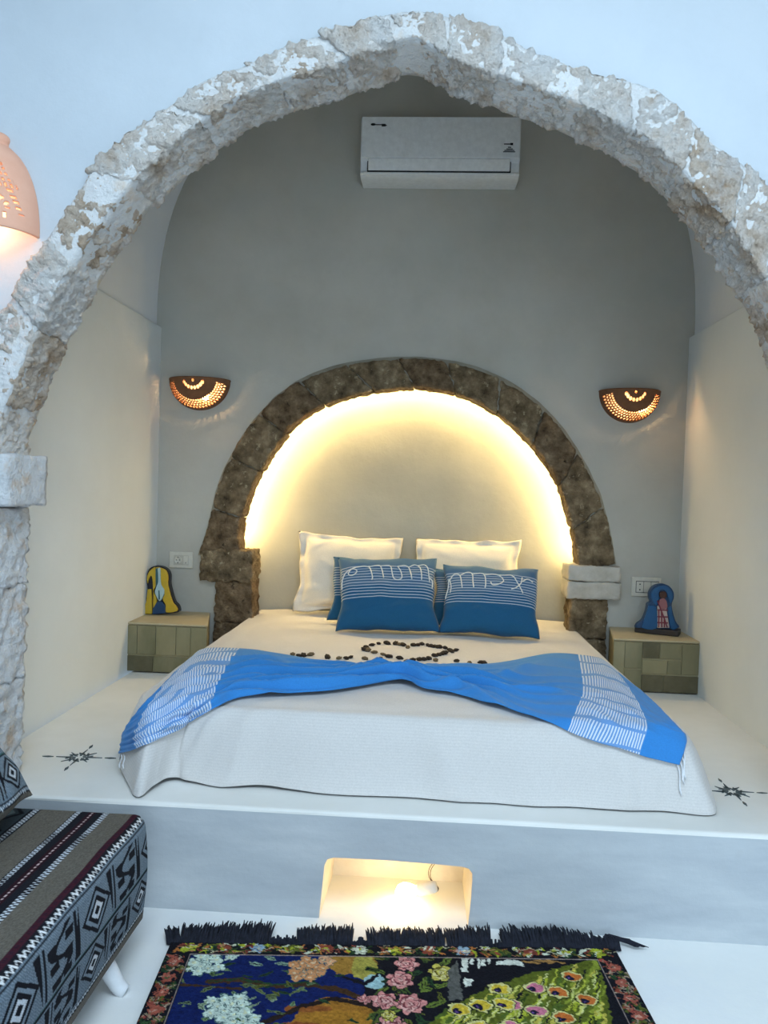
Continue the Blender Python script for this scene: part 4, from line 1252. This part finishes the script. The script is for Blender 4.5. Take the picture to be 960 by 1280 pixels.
# ------------------------------------------------------------------ painter for flat woven patterns
class Canvas:
    def __init__(s, xs, ys):
        s.X, s.Y = np.meshgrid(xs, ys, indexing='ij')
        s.C = np.zeros(s.X.shape+(3,))
    def fill(s, m, c): s.C[m] = c
    def ell(s, x, y, a, b, c, rot=0):
        dx, dy = s.X-x, s.Y-y; co, si = math.cos(rot), math.sin(rot)
        s.fill(((dx*co+dy*si)/a)**2+((-dx*si+dy*co)/b)**2 < 1, c)
    def poly(s, P, c):
        m = np.zeros(s.X.shape, bool); n = len(P)
        for i in range(n):
            (x0, y0), (x1, y1) = P[i], P[(i+1) % n]
            if y0 == y1: continue
            cnd = ((s.Y >= min(y0, y1)) & (s.Y < max(y0, y1)))
            m ^= cnd & (s.X < (x1-x0)*(s.Y-y0)/(y1-y0)+x0)
        s.fill(m, c)
    def line(s, P, w, c):
        for (x0, y0), (x1, y1) in zip(P[:-1], P[1:]):
            dx, dy = x1-x0, y1-y0; L = dx*dx+dy*dy+1e-12
            t = np.clip(((s.X-x0)*dx+(s.Y-y0)*dy)/L, 0, 1)
            s.fill((s.X-x0-t*dx)**2+(s.Y-y0-t*dy)**2 < w*w, c)
    def flower(s, x, y, r, c, c2, n=5, dark=(0.01, 0.01, 0.015), rot=0):
        for k in range(n):
            a = rot+2*math.pi*k/n
            s.ell(x+0.55*r*math.cos(a), y+0.55*r*math.sin(a), r*0.52, r*0.40, dark, a)
        for k in range(n):
            a = rot+2*math.pi*k/n
            s.ell(x+0.55*r*math.cos(a), y+0.55*r*math.sin(a), r*0.44, r*0.32, c, a)
        s.ell(x, y, r*0.24, r*0.24, c2)
    def leaf(s, x, y, L, w, a, c, c2=None):
        s.ell(x, y, L, w, c, a)
        if c2 is not None: s.line([(x-L*0.8*math.cos(a), y-L*0.8*math.sin(a)), (x+L*0.8*math.cos(a), y+L*0.8*math.sin(a))], w*0.18, c2)
    def colours(s):
        return np.concatenate([s.C, np.ones(s.C.shape[:2]+(1,))], 2).reshape(-1, 4)
def col_attr(o, C):
    a = o.data.color_attributes.new('Col', 'FLOAT_COLOR', 'POINT')
    a.data.foreach_set('color', C.astype(np.float32).ravel())

# ------------------------------------------------------------------ rug
c00 = on_z(213, 1178, 0.008); c10 = on_z(769, 1186, 0.008)
ex = (c10-c00); RW = ex.length; ex.normalize(); ey = Vector((ex.y, -ex.x, 0))   # ey points towards the viewer
RLn = 1.95
def rug_uv(px, py):
    p = on_z(px, py, 0.008)-c00
    return p.dot(ex), p.dot(ey)
xs = np.linspace(0, RW, 540)
ys = np.concatenate([np.linspace(0, 0.46, 230), np.linspace(0.465, RLn, 150)])
cv = Canvas(xs, ys)
def soft_noise(shape, step, amp):
    g = RNG.standard_normal((shape[0]//step+3, shape[1]//step+3))
    i = np.linspace(0, g.shape[0]-1.001, shape[0]); j = np.linspace(0, g.shape[1]-1.001, shape[1])
    i0, j0 = i.astype(int), j.astype(int); fi, fj = (i-i0)[:, None], (j-j0)[None]
    fi, fj = fi*fi*(3-2*fi), fj*fj*(3-2*fj)
    G = lambda a, b: g[np.ix_(a, b)]
    return amp*(G(i0, j0)*(1-fi)*(1-fj)+G(i0+1, j0)*fi*(1-fj)+G(i0, j0+1)*(1-fi)*fj+G(i0+1, j0+1)*fi*fj)
TRUEX, TRUEY = cv.X.copy(), cv.Y.copy()
cv.X = cv.X+soft_noise(cv.X.shape, 5, .0026)+soft_noise(cv.X.shape, 2, .0010); cv.Y = cv.Y+soft_noise(cv.X.shape, 5, .0026)+soft_noise(cv.X.shape, 2, .0010)
navy = (0.006, 0.014, 0.085); blackish = (0.008, 0.008, 0.012); dgreen = (0.02, 0.05, 0.02); olive = (0.10, 0.11, 0.02)
cream_ = (0.55, 0.58, 0.45); orange = (0.42, 0.15, 0.04); rust = (0.22, 0.05, 0.03); pink = (0.55, 0.20, 0.20); yel = (0.48, 0.42, 0.07); lime = (0.34, 0.38, 0.03); white_ = (0.62, 0.64, 0.56); paleb = (0.25, 0.36, 0.45); brown = (0.05, 0.025, 0.012)
cv.fill(np.ones(cv.X.shape, bool), blackish)
R2 = random.Random(4)
# border: scrolls, leaves and rosettes
bwid = 0.072; bt = 0.052
def border_motif(x, y, r, k):
    sets = [(lime, yel), (rust, orange), (paleb, cream_), (olive, lime), (rust, pink), (cream_, lime)]
    c, c2 = sets[k % len(sets)]
    cv.flower(x, y, r, c, c2, 6, blackish, R2.random()*3)
    for s in (-1, 1):
        cv.leaf(x+s*r*1.15, y+r*0.35*s, r*0.55, r*0.2, 0.6*s, olive if k % 2 else rust, blackish)
        cv.leaf(x+s*r*1.05, y-r*0.5*s, r*0.5, r*0.16, -0.7*s, orange if k % 3 == 0 else dgreen)
n = 13
for i in range(n):
    border_motif(0.06+(RW-0.12)*i/(n-1), bt*0.5, 0.024, i)
for i in range(n*14):
    x = R2.uniform(0.02, RW-0.02); cv.leaf(x, R2.uniform(0.006, bt-0.006), 0.011, 0.0035, R2.uniform(-1.2, 1.2), R2.choice([olive, rust, lime, orange, cream_, dgreen]))
for sx in (0.034, RW-0.034):
    y = 0.09; k = 1
    while y < RLn-0.05:
        cc = (rust, (0.32, 0.07, 0.05), dgreen)[k % 3]
        cv.line([(sx-0.024, y-0.03), (sx-0.005, y-0.012), (sx+0.018, y), (sx-0.006, y+0.014), (sx-0.022, y+0.03)], 0.006, cc)
        cv.flower(sx, y, 0.020, (0.34, 0.09, 0.06), (0.5, 0.25, 0.18), 7, blackish, k)
        for q in range(22):
            cv.leaf(sx+R2.uniform(-.028, .028), y+R2.uniform(.02, .05), 0.010, 0.003, R2.uniform(0, 3), R2.choice([dgreen, rust, olive, (0.3, 0.22, 0.15)]))
        y += 0.066; k += 1
for i in range(150):
    x = R2.uniform(0.02, RW-0.02); y = R2.uniform(0.006, bt-0.006); a = R2.uniform(-1, 1)
    cv.line([(x, y), (x+.012*math.cos(a), y+.008*math.sin(a)), (x+.020, y+.004*R2.uniform(-1, 1))], .0012, R2.choice([blackish, blackish, (0.5, 0.46, 0.3), (0.45, 0.2, 0.1)]))
for i in range(420):
    x = R2.choice([R2.uniform(.006, .062), RW-R2.uniform(.006, .062)]); y = R2.uniform(0.06, 0.6); a = R2.uniform(0, 6.3)
    cv.line([(x, y), (x+.010*math.cos(a), y+.010*math.sin(a))], .0013, R2.choice([blackish, blackish, (0.4, 0.3, 0.22), (0.3, 0.08, 0.05), (0.05, 0.10, 0.04)]))
# inner line
fx0, fx1, fy0, fy1 = bwid, RW-bwid, bt+0.008, RLn-0.06
for (a, b, c, d) in ((fx0-.004, fy0-.004, fx1+.004, fy0-.001), (fx0-.004, fy0-.004, fx0-.001, fy1), (fx1+.001, fy0, fx1+.004, fy1)):
    cv.fill((TRUEX > a) & (TRUEX < c) & (TRUEY > b) & (TRUEY < d), (0.28, 0.22, 0.2))
field = (TRUEX > fx0) & (TRUEX < fx1) & (TRUEY > fy0) & (TRUEY < fy1)
cv.fill(field, blackish)
keepC = cv.C.copy()
a_split = rug_uv(455, 1230)[0]
cv.fill(field & (cv.X < a_split), navy)
U = rug_uv
def blob(px, py, rx, ry, c, rot=0): x, y = U(px, py); cv.ell(x, y, rx, ry, c, rot)
# centre ground: amber light and sky behind the tree
for (px, py, rx, ry, c) in ((440,1205,.07,.05,(0.30,0.16,0.03)), (420,1275,.10,.08,(0.30,0.13,0.02)), (420,1300,.14,.10,(0.33,0.15,0.02)), (455,1210,.035,.055,(0.34,0.30,0.06)), (468,1228,.03,.03,(0.30,0.46,0.48)), (385,1262,.06,.012,(0.25,0.08,0.02)), (375,1290,.09,.03,(0.24,0.07,0.02))):
    blob(px, py, rx, ry, c)
# branches of the tree
for P, w, c in (([(262,1228),(300,1226),(340,1234),(385,1232),(430,1240),(480,1262),(510,1290)], .009, brown), ([(262,1228),(300,1225),(340,1232),(385,1229)], .003, dgreen),
                ([(330,1280),(380,1258),(420,1250),(460,1258),(500,1285)], .008, (0.02,0.012,0.01)), ([(215,1232),(260,1234),(300,1238)], .004, brown), ([(430,1222),(455,1232),(478,1215)], .006, blackish)):
    cv.line([U(*p) for p in P], w, c)
for i in range(26):
    x, y = U(R2.uniform(225, 450), R2.uniform(1205, 1285)); cv.leaf(x, y, R2.uniform(.012, .026), .005, R2.uniform(-.8, .8), R2.choice([olive, dgreen, (0.14, 0.20, 0.10), (0.12,0.16,0.06)]), blackish)
# white blossom clusters
def cluster(px, py, spread, nn, r, c, c2, nd=5):
    x, y = U(px, py)
    for i in range(nn):
        a = i*2.4; q = spread*math.sqrt(i/nn)
        cv.flower(x+q*math.cos(a), y+q*math.sin(a)*0.9, r, c, c2, nd, (0.06, 0.12, 0.12), i)
cluster(256, 1206, .052, 11, .021, (0.52, 0.62, 0.54), (0.60, 0.62, 0.40))
cluster(287, 1262, .058, 13, .022, (0.50, 0.60, 0.52), (0.60, 0.62, 0.40))
cluster(291, 1196, .016, 3, .016, (0.52, 0.62, 0.54), (0.5, 0.55, 0.3))
cluster(316, 1280, .03, 5, .018, (0.5, 0.6, 0.52), (0.5, 0.55, 0.3))
for (px, py) in ((320,1206),(338,1199),(352,1206)): x, y = U(px, py); cv.leaf(x, y, .020, .007, R2.uniform(-.6, .6), (0.20, 0.30, 0.22), blackish)
for i in range(44):
    px, py = R2.choice([(256, 1206), (287, 1262), (384, 1213), (330, 1250)])
    x, y = U(px+R2.uniform(-38, 38), py+R2.uniform(-8, 26))
    if R2.random() < .7: cv.leaf(x, y, R2.uniform(.010, .020), R2.uniform(.003, .005), R2.uniform(-1.2, 1.2), R2.choice([(0.14, 0.22, 0.10), (0.08, 0.14, 0.05), (0.24, 0.32, 0.20), olive]), blackish)
cluster(256, 1206, .046, 9, .020, (0.54, 0.64, 0.55), (0.60, 0.62, 0.40))
cluster(287, 1262, .050, 11, .021, (0.52, 0.62, 0.54), (0.60, 0.62, 0.40))
# orange chrysanthemum
cluster(384, 1213, .050, 16, .018, (0.52, 0.24, 0.10), (0.62, 0.45, 0.28), 6)
cluster(408, 1200, .018, 4, .016, (0.56, 0.30, 0.16), (0.6, 0.5, 0.3), 6)
# rose bush
a0_, b0_ = U(470, 1196)
for i in range(60):
    x, y = U(R2.uniform(462, 560), R2.uniform(1196, 1285)); cv.leaf(x, y, R2.uniform(.014, .028), R2.uniform(.006, .011), R2.uniform(0, 3.1), R2.choice([dgreen, olive, (0.12, 0.17, 0.03), (0.05,0.08,0.02)]), blackish)
def rose(px, py, r, c, c2, c3):
    x, y = U(px, py)
    cv.flower(x, y, r*1.05, c, c2, 6, blackish, px)
    for q, (rr_, cc_) in enumerate(((0.74, c3), (0.68, c2), (0.50, c3), (0.44, c), (0.27, c3), (0.22, c2), (0.09, c3))):
        cv.ell(x+r*0.05*math.sin(q+px), y+r*0.04*math.cos(q*2+px), r*rr_, r*rr_*0.86, cc_, px+q)
    for k in range(5):
        a = px+k*1.257
        cv.line([(x+r*.45*math.cos(a), y+r*.45*math.sin(a)), (x+r*.72*math.cos(a+.5), y+r*.72*math.sin(a+.5))], .0016, c3)
pk, pk2, pk3 = (0.58, 0.24, 0.22), (0.66, 0.38, 0.33), (0.18, 0.04, 0.05)
for (px, py, r) in ((508,1206,.034),(500,1226,.036),(513,1256,.040),(480,1252,.034),(490,1285,.04),(456,1250,.018)): rose(px, py, r, pk, pk2, pk3)
for (px, py, r) in ((551,1217,.036),(486,1271,.02)): rose(px, py, r, (0.50, 0.44, 0.09), (0.62, 0.56, 0.25), (0.12, 0.09, 0.01))
# white colonnade in the shade
for (q0, q1, q2, q3) in ((577,1199,585,1216),(588,1199,592,1207),(597,1199,600,1212),(601,1200,607,1208),(610,1199,613,1206)):
    cv.poly([U(q0, q1), U(q2, q1), U(q2, q3), U(q0, q3)], white_)
cv.poly([U(618,1203),U(640,1200),U(652,1203),U(655,1209),U(640,1207),U(620,1208)], white_)
cv.poly([U(580,1222),U(592,1226),U(588,1234),U(582,1236)], white_)
cv.poly([U(560,1214),U(572,1202),U(578,1250),U(560,1252)], (0.10, 0.10, 0.09))
for (px, py) in ((665,1204),(680,1203),(695,1203)): x, y = U(px, py); cv.leaf(x, y, .030, .005, .2, (0.3, 0.16, 0.05))
cv.line([U(592,1216), U(620,1214), U(648,1212)], .012, blackish)
# peacock train: long lime feathers sweeping from lower left to upper right
tipx, tipy = 748, 1200
cv.poly([U(525,1290),U(560,1262),U(610,1236),U(665,1217),U(720,1206),U(748,1198),U(752,1215),U(757,1240),U(768,1290)], (0.10, 0.12, 0.015))
for i in range(150):
    s0 = R2.random(); 
    px = 545+s0*215; pyt = 1272-(px-545)*0.36
    py = pyt+R2.random()*90*(0.35+s0)
    an = -0.55-0.5*s0+R2.uniform(-.25, .25)
    L = R2.uniform(10, 24)
    pts = [(px+L*q*math.cos(an)+2*math.sin(q*5), py+L*q*math.sin(an)) for q in (0, .5, 1)]
    if pts[-1][0] > 757 or pts[-1][1] < 1262-(pts[-1][0]-545)*0.33: continue
    cv.line([U(*p) for p in pts], R2.uniform(.0025, .006), R2.choice([lime, yel, (0.42, 0.44, 0.05), (0.22, 0.26, 0.03), (0.5, 0.5, 0.12), (0.08, 0.12, 0.02)]))
for i in range(130):   # dark and pale barbs between the eyes
    s0 = R2.random(); px = 560+s0*190; py = 1272-(px-545)*0.36+6+R2.random()*80*(0.35+s0)
    an = -0.5-0.7*s0+R2.uniform(-.2, .2); L = R2.uniform(8, 20)
    pts = [(px+L*q*math.cos(an)+1.5*math.sin(q*6), py+L*q*math.sin(an)) for q in (0, .35, .7, 1)]
    if pts[-1][0] > 756 or pts[-1][1] < 1264-(pts[-1][0]-545)*0.33: continue
    cv.line([U(*p) for p in pts], R2.uniform(.0014, .0026), R2.choice([blackish, blackish, (0.03, 0.05, 0.01), (0.58, 0.58, 0.24), (0.5, 0.52, 0.16)]))
for (px, py, c) in ((715,1222,0),(697,1241,0),(733,1251,0),(705,1273,0),(668,1236,1),(640,1258,1),(671,1265,1),(625,1237,2),(601,1258,2),(630,1256,2),(574,1263,2),(668,1293,0),(600,1285,2),(640,1285,1),(735,1290,0),(560,1290,2)):
    x, y = U(px, py)
    cc = [(0.50, 0.14, 0.03), (0.52, 0.16, 0.24), (0.58, 0.42, 0.04)][c]
    cv.ell(x, y, .0315, .0255, (0.02, 0.025, 0.01), 0.2)
    cv.ell(x, y, .029, .023, (0.58, 0.54, 0.22), 0.2); cv.ell(x+.001, y, .023, .018, cc, 0.2)
    cv.ell(x-.008, y+.005, .011, .010, (0.012, 0.012, 0.03), 0.2); cv.ell(x-.010, y+.006, .003, .003, (0.10, 0.05, 0.2))
# keep the border clean and let the unseen rest be a calm dark field with blossoms
cv.C[~field] = keepC[~field]
for i in range(40):
    x, y = R2.uniform(fx0+.05, fx1-.05), R2.uniform(0.5, fy1-.05)
    cv.flower(x, y, R2.uniform(.03, .05), R2.choice([pink, cream_, yel, orange]), dgreen, 5, blackish, i)
cv.C *= np.clip(0.80+0.35*RNG.random(cv.X.shape)+soft_noise(cv.X.shape, 3, .16), .3, 1.5)[..., None]
V = []
hz = 0.010+0.0012*RNG.random(cv.X.shape)
Wd = np.array([[0.002*noise.noise(Vector((x*4, y*4, 0))) for y in ys[::10]] for x in xs[::10]])
for i, x in enumerate(xs):
    wx = 0.0035*math.sin(x*9)
    for j, y in enumerate(ys):
        p = c00+ex*x+ey*(y+(wx if y < 0.001 else 0))
        V.append((p.x, p.y, hz[i, j] if 0 < i < len(xs)-1 and 0 < j < len(ys)-1 else 0.002))
M['rug'] = mat_attr('woven_tapestry', 'Col', 0.95, 500, 0.3)
rug = mesh_obj('rug', V, grid_faces(len(xs), len(ys)), M['rug'], None, False)
col_attr(rug, cv.colours())
tag(rug, 'dark tapestry rug with peacock feathers, roses and blossoms before the platform', 'rug')
# fringe
M['fringe'] = mat_noise('black_wool_fringe', [(0.3, (0.006, 0.007, 0.012)), (0.7, (0.018, 0.02, 0.032))], 60, 3, 0.95, 0)
mb = MB()
def strand(px, lean_, ln, lift):
    b = c00+ex*rug_uv(px, 1180)[0]; b = Vector((b.x, b.y, 0.006))
    d = -ey*1.0+ex*lean_; d.normalize()
    pts = [b+ey*0.006]
    room = (PY-0.004-b.y)
    for q in (0.35, 0.7, 1.0):
        p = b+d*ln*q+Vector((0, 0, 0.004+lift*math.sin(q*1.9)))
        if p.y > PY-0.004:
            over = p.y-(PY-0.004); p.y = PY-0.004; p.z += over*0.9
        pts.append(p)
    mb.tube(pts, [0.0032, 0.0036, 0.003, 0.0012], 5)
for (x0, x1, l0, l1, dens) in ((209,300,.055,.075,1.7),(300,335,.075,.085,1.7),(336,371,.006,.008,1.0),(372,440,.058,.070,1.9),(441,458,.005,.006,0.8),(459,500,.050,.062,1.9),(503,525,.05,.06,1.9),(528,555,.055,.068,1.9),(560,612,.062,.082,1.9),(612,627,.005,.006,0.8),(628,650,.060,.085,1.6),(650,705,.075,.080,1.9),(705,740,.070,.05,1.7),(740,772,.040,.022,1.5)):
    n = int((x1-x0)*dens)
    for i in range(n):
        f = (i+R2.random())/n; px = x0+(x1-x0)*f
        strand(px, R2.uniform(-.20, .20)+(-.35 if px < 225 else 0), (l0+(l1-l0)*f)*R2.uniform(.75, 1.12), R2.uniform(.004, .022))
for i in range(26):   # loose tassel dragged out at the right corner
    b = c00+ex*(RW-0.05+R2.random()*0.02); b.z = 0.012
    pts = [b, b+ex*0.03-ey*(0.03+R2.random()*.012)+Vector((0, 0, .012)), b+ex*(0.07+R2.random()*.02)-ey*(0.022+R2.random()*.012)+Vector((0, 0, .004)), b+ex*(0.10+R2.random()*.035)-ey*(0.002+R2.random()*.006)]
    mb.tube(pts, [.003, .004, .003, .001], 5)
fr = mb.build('fringe', M['fringe'], rug, True); fr['kind'] = 'stuff'

# ------------------------------------------------------------------ woven bench and bolster
M['kilim'] = mat_attr('kilim_cloth', 'Col', 0.95, 420, 0.35)
grey_t = (0.115, 0.105, 0.088); blk = (0.010, 0.011, 0.016); wht = (0.55, 0.60, 0.66); tealg = (0.16, 0.22, 0.27); maroon = (0.042, 0.010, 0.018); greyb_ = (0.19, 0.245, 0.30)
BXR, BXL2, BYE, BYS, BZT, BZB = -0.752, WL+0.02, 2.09, -0.15, 0.395, 0.105
wtop = BXR-BXL2; hside = BZT-BZB
def zig(X, amp, per, ph=0): return amp*(2*np.abs(((X/per+ph) % 1.0)-0.5)-0.5)*2
def kilim(q, s):
    """q: metres across from the lower hem of the side (0) up and over the top; s: metres along"""
    C = np.empty(q.shape+(3,)); C[:] = grey_t
    sp = RNG.random(q.shape)
    C *= (0.75+0.5*sp)[..., None]
    def put(m, c): C[m] = np.array(c)*(0.85+0.3*RNG.random(int(m.sum())))[:, None]
    hs = hside
    # lower beige hem
    put((q < 0.020), (0.13, 0.12, 0.105))
    # patterned panel of the side: two friezes on a pale blue-grey ground
    lo, hi = 0.022, hs-0.016
    pan = (q >= lo) & (q < hi)
    put(pan, greyb_)
    mm = pan & ((np.floor(q/0.0035)+np.floor(s/0.0035)) % 2 == 0); put(mm, (0.115, 0.155, 0.195))
    md = lo+(hi-lo)*0.47
    for (a, b, ph) in ((lo+0.018, md-0.006, 0.0), (md+0.008, hi-0.012, 0.5)):
        hgt = b-a; cell = hgt*1.55
        v = (q-a)/hgt
        inb = (v > 0.02) & (v < 0.98)
        u = ((s/cell+ph) % 2.0)
        uc = u-0.5
        dia = np.abs(uc)/0.44+np.abs(v-0.5)/0.5
        put(inb & (u < 1) & (dia < 1.0), blk)
        put(inb & (u < 1) & (dia < 0.80), greyb_)
        put(inb & (u < 1) & (dia < 0.62), blk)
        put(inb & (u < 1) & (dia < 0.40), wht)
        put(inb & (u < 1) & (dia < 0.20), blk)
        # hooked comb figures in the other cells
        w = u-1.0
        comb = (w > 0.06) & (w < 0.94) & inb
        st = np.floor(v*6).astype(int)
        put(comb & (np.abs(w-0.5-0.22*np.sin(v*9+ph*4)) < 0.085), blk)
        put(comb & (st % 2 == 0) & (np.abs(np.abs(w-0.5)-0.20-0.12*(v-0.5)) < 0.11), blk)
        put(comb & (np.abs(w-0.1) < 0.03), blk); put(comb & (np.abs(w-0.92) < 0.03), blk)
        tri = inb & ((u > 1.0) & (np.abs(w) < 0.16*(1-v)) | (u < 0.16*(v)))
        put(tri, blk)
    for c0_, hw in ((lo+0.002, .0025), (lo+0.013, .002), (md, .0025), (hi-0.004, .003)): put(np.abs(q-c0_) < hw, blk)
    put((np.abs(q-lo-0.008-zig(s, .004, .012)) < .0018), wht)
    put((np.abs(q-md-0.0045) < .0016), (0.05, 0.12, 0.12))
    # white zigzag, maroon band at the top edge
    put((q >= hi) & (q < hs+0.020), blk)
    put((q >= hi) & (np.abs(q-hi-0.009-zig(s, .0052, .0165)) < .0027), (0.70, 0.72, 0.74))
    put((q > hs+0.004) & (q < hs+0.020), maroon)
    put((q > hs+0.004) & (q < hs+0.020) & ((s/.007) % 1.0 < .3) & (np.abs(q-hs-.012) < .004), (0.02, 0.01, 0.02))
    # black band with three dotted lines across the seat
    b0_, b1_ = hs+0.205, hs+0.345
    for (b0_, b1_) in ((hs+0.088, hs+0.183), (hs+0.60, hs+0.70)):
        put((q > b0_) & (q < b1_), blk)
        mc = (b0_+b1_)/2
        put((np.abs(q-b0_-.009) < .0075) & ((s/.012+np.floor((q-b0_)/.009)*.5) % 1.0 < .42), wht)
        put((np.abs(q-b1_+.009) < .0075) & ((s/.012+np.floor((q-b0_)/.009)*.5) % 1.0 < .42), wht)
        put((np.abs(q-mc) < .010), (0.022, 0.007, 0.012))
        put((np.abs(q-mc) < .0025) & ((s/.014) % 1.0 < .5), (0.55, 0.42, 0.42))
    # dark figured band beyond
    put((q > hs+0.278) & (q < hs+0.305), blk)
    put((np.abs(q-hs-.290) < .008) & ((s/.012+np.floor((q-hs)/.008)*.5) % 1.0 < .42), wht)
    fz = (q > hs+0.305) & (q < hs+0.50)
    put(fz, (0.035, 0.05, 0.062))
    for a in (hs+0.312, hs+0.41):
        v = (q-a)/0.085; u = (s/0.11) % 1.0
        fi = fz & (v > 0) & (v < 1)
        put(fi & (np.abs(u-0.5)/.45+np.abs(v-.5)/.5 < 1) & (np.abs(u-0.5)/.45+np.abs(v-.5)/.5 > .7), blk)
        put(fi & (np.abs(u-0.5)/.45+np.abs(v-.5)/.5 < .4), (0.10, 0.14, 0.16))
        put(fi & (np.abs(v-0.97) < .06), blk)
    return C
bench = thing('bench', 'low bench covered in grey and black patterned weave, left foreground', 'bench', ((BXR+BXL2)/2, 1.0, 0))
# seat: one skin wrapped from the side hem over the rounded edge and across the top
rr = 0.035
prof = [(BXR, BZB+d) for d in np.linspace(0, hside-rr, 110)]
prof += [(BXR-rr+rr*math.cos(a), BZT-rr+rr*math.sin(a)) for a in np.linspace(0.08, math.pi/2, 14)]
prof += [(BXR-rr-d, BZT) for d in np.linspace(0.003, wtop-rr, 300)]
prof = np.array(prof)
qq = np.r_[0, np.cumsum(np.linalg.norm(np.diff(prof, axis=0), axis=1))]
ss = np.concatenate([np.linspace(0, 1.0, 330), np.linspace(1.01, BYE-BYS, 40)])
Q, S_ = np.meshgrid(qq, ss, indexing='ij')
CK = kilim(Q, S_)
V = np.zeros(Q.shape+(3,))
for i, (x, z) in enumerate(prof):
    bulge = 0.012*math.sin(min(1, qq[i]/hside)*math.pi) if qq[i] < hside else 0
    for j, s in enumerate(ss):
        endr = max(0, 1-s/0.035)         # rounded end
        dn = 0.03*(1-math.sqrt(max(0, 1-endr*endr)))
        wv = 0.005*noise.noise(Vector((x*5, s*5, z*5)))
        xx = x+bulge-(dn if qq[i] < hside else 0)+wv
        z2 = z-(dn*0.8 if qq[i] >= hside-0.02 else 0)+(0.004*noise.noise(Vector((x*4, s*3, 1))) if qq[i] > hside else 0)
        V[i, j] = (xx, BYE-s, z2)
seat = mesh_obj('upholstery', V.reshape(-1, 3), grid_faces(len(prof), len(ss)), M['kilim'], bench, True)
col_attr(seat, np.concatenate([CK, np.ones(Q.shape+(1,))], 2).reshape(-1, 4))
# end cap of the seat (same cloth)
q2 = np.linspace(0, hside-0.040, 60); x2 = np.linspace(BXR-0.012, BXL2, 160)
Q2, X2 = np.meshgrid(q2, x2, indexing='ij')
V = np.stack([X2, np.full(Q2.shape, BYE-0.003), BZB+Q2], -1)
endc = mesh_obj('end_panel', V.reshape(-1, 3), grid_faces(60, 160), M['kilim'], bench, True)
col_attr(endc, np.concatenate([kilim(Q2, -X2), np.ones(Q2.shape+(1,))], 2).reshape(-1, 4))
M['bench_wood'] = mat_plain('white_painted_wood', (0.72, 0.74, 0.76), 0.5)
M['bench_under'] = mat_plain('beige_lining', (0.20, 0.16, 0.12), 0.9)
MB().box((BXL2+0.01, BYS+0.02, BZB-0.012), (BXR-0.03, BYE-0.03, BZB+0.02)).build('base_board', M['bench_under'], bench, bevel=0.004)
for (lx, ly, sg) in ((BXR-0.045, 1.90, 1), (BXR-0.045, 0.0, 1), (BXL2+0.08, 1.90, -1), (BXL2+0.08, 0.0, -1)):
    pts = [(lx-0.004*sg, ly, BZB-0.004), (lx+0.010*sg, ly, 0.075), (lx+0.030*sg, ly, 0.042), (lx+0.046*sg, ly, 0.018), (lx+0.064*sg, ly, 0.006)]
    mb = MB(); mb.tube(smooth_curve(pts, 14), list(np.linspace(0.026, 0.017, 14)), 12); mb.build('leg', M['bench_wood'], bench, True)

# bolster lying across the far end of the bench, against the left wall
def kil_cushion():
    w, h, th = 0.62, 0.44, 0.17
    f = pillow_map(w, h, th, 0.0, 0.04, 33)
    n = 150
    return w, h, th, f, n
w, h, th, f, n = kil_cushion()
corner = on_z(40, 1003, BZT+0.03)
Mx = Matrix(((0.707, -0.707, 0, -1.262), (0, 0, 1, 1.79), (-0.707, -0.707, 0, 0.672), (0, 0, 0, 1)))
V = []; uvs = []
for side in (1, -1):
    for i in range(n+1):
        for j in range(n+1):
            u, v = -1+2*i/n, -1+2*j/n
            V.append(Mx @ f(u, v, side)); uvs.append((u, v))
F = []; m = (n+1)**2
for s in range(2): F += [tuple(s*m+q for q in g) for g in grid_faces(n+1, n+1)]
bol = mesh_obj('back_cushion', V, F, M['kilim'], None, True, origin=Mx.translation)
uvs = np.array(uvs)
CB = kilim(0.012+(0.5-uvs[:, 0]*0.5)*0.62, (uvs[:, 1]*0.5+0.5)*0.44)
col_attr(bol, np.concatenate([CB, np.ones((len(CB), 1))], 1))
tag(bol, 'grey patterned cushion on the bench, cut off by the left edge', 'cushion')

for o in bpy.data.objects:
    if '_base_v' in o: del o['_base_v']
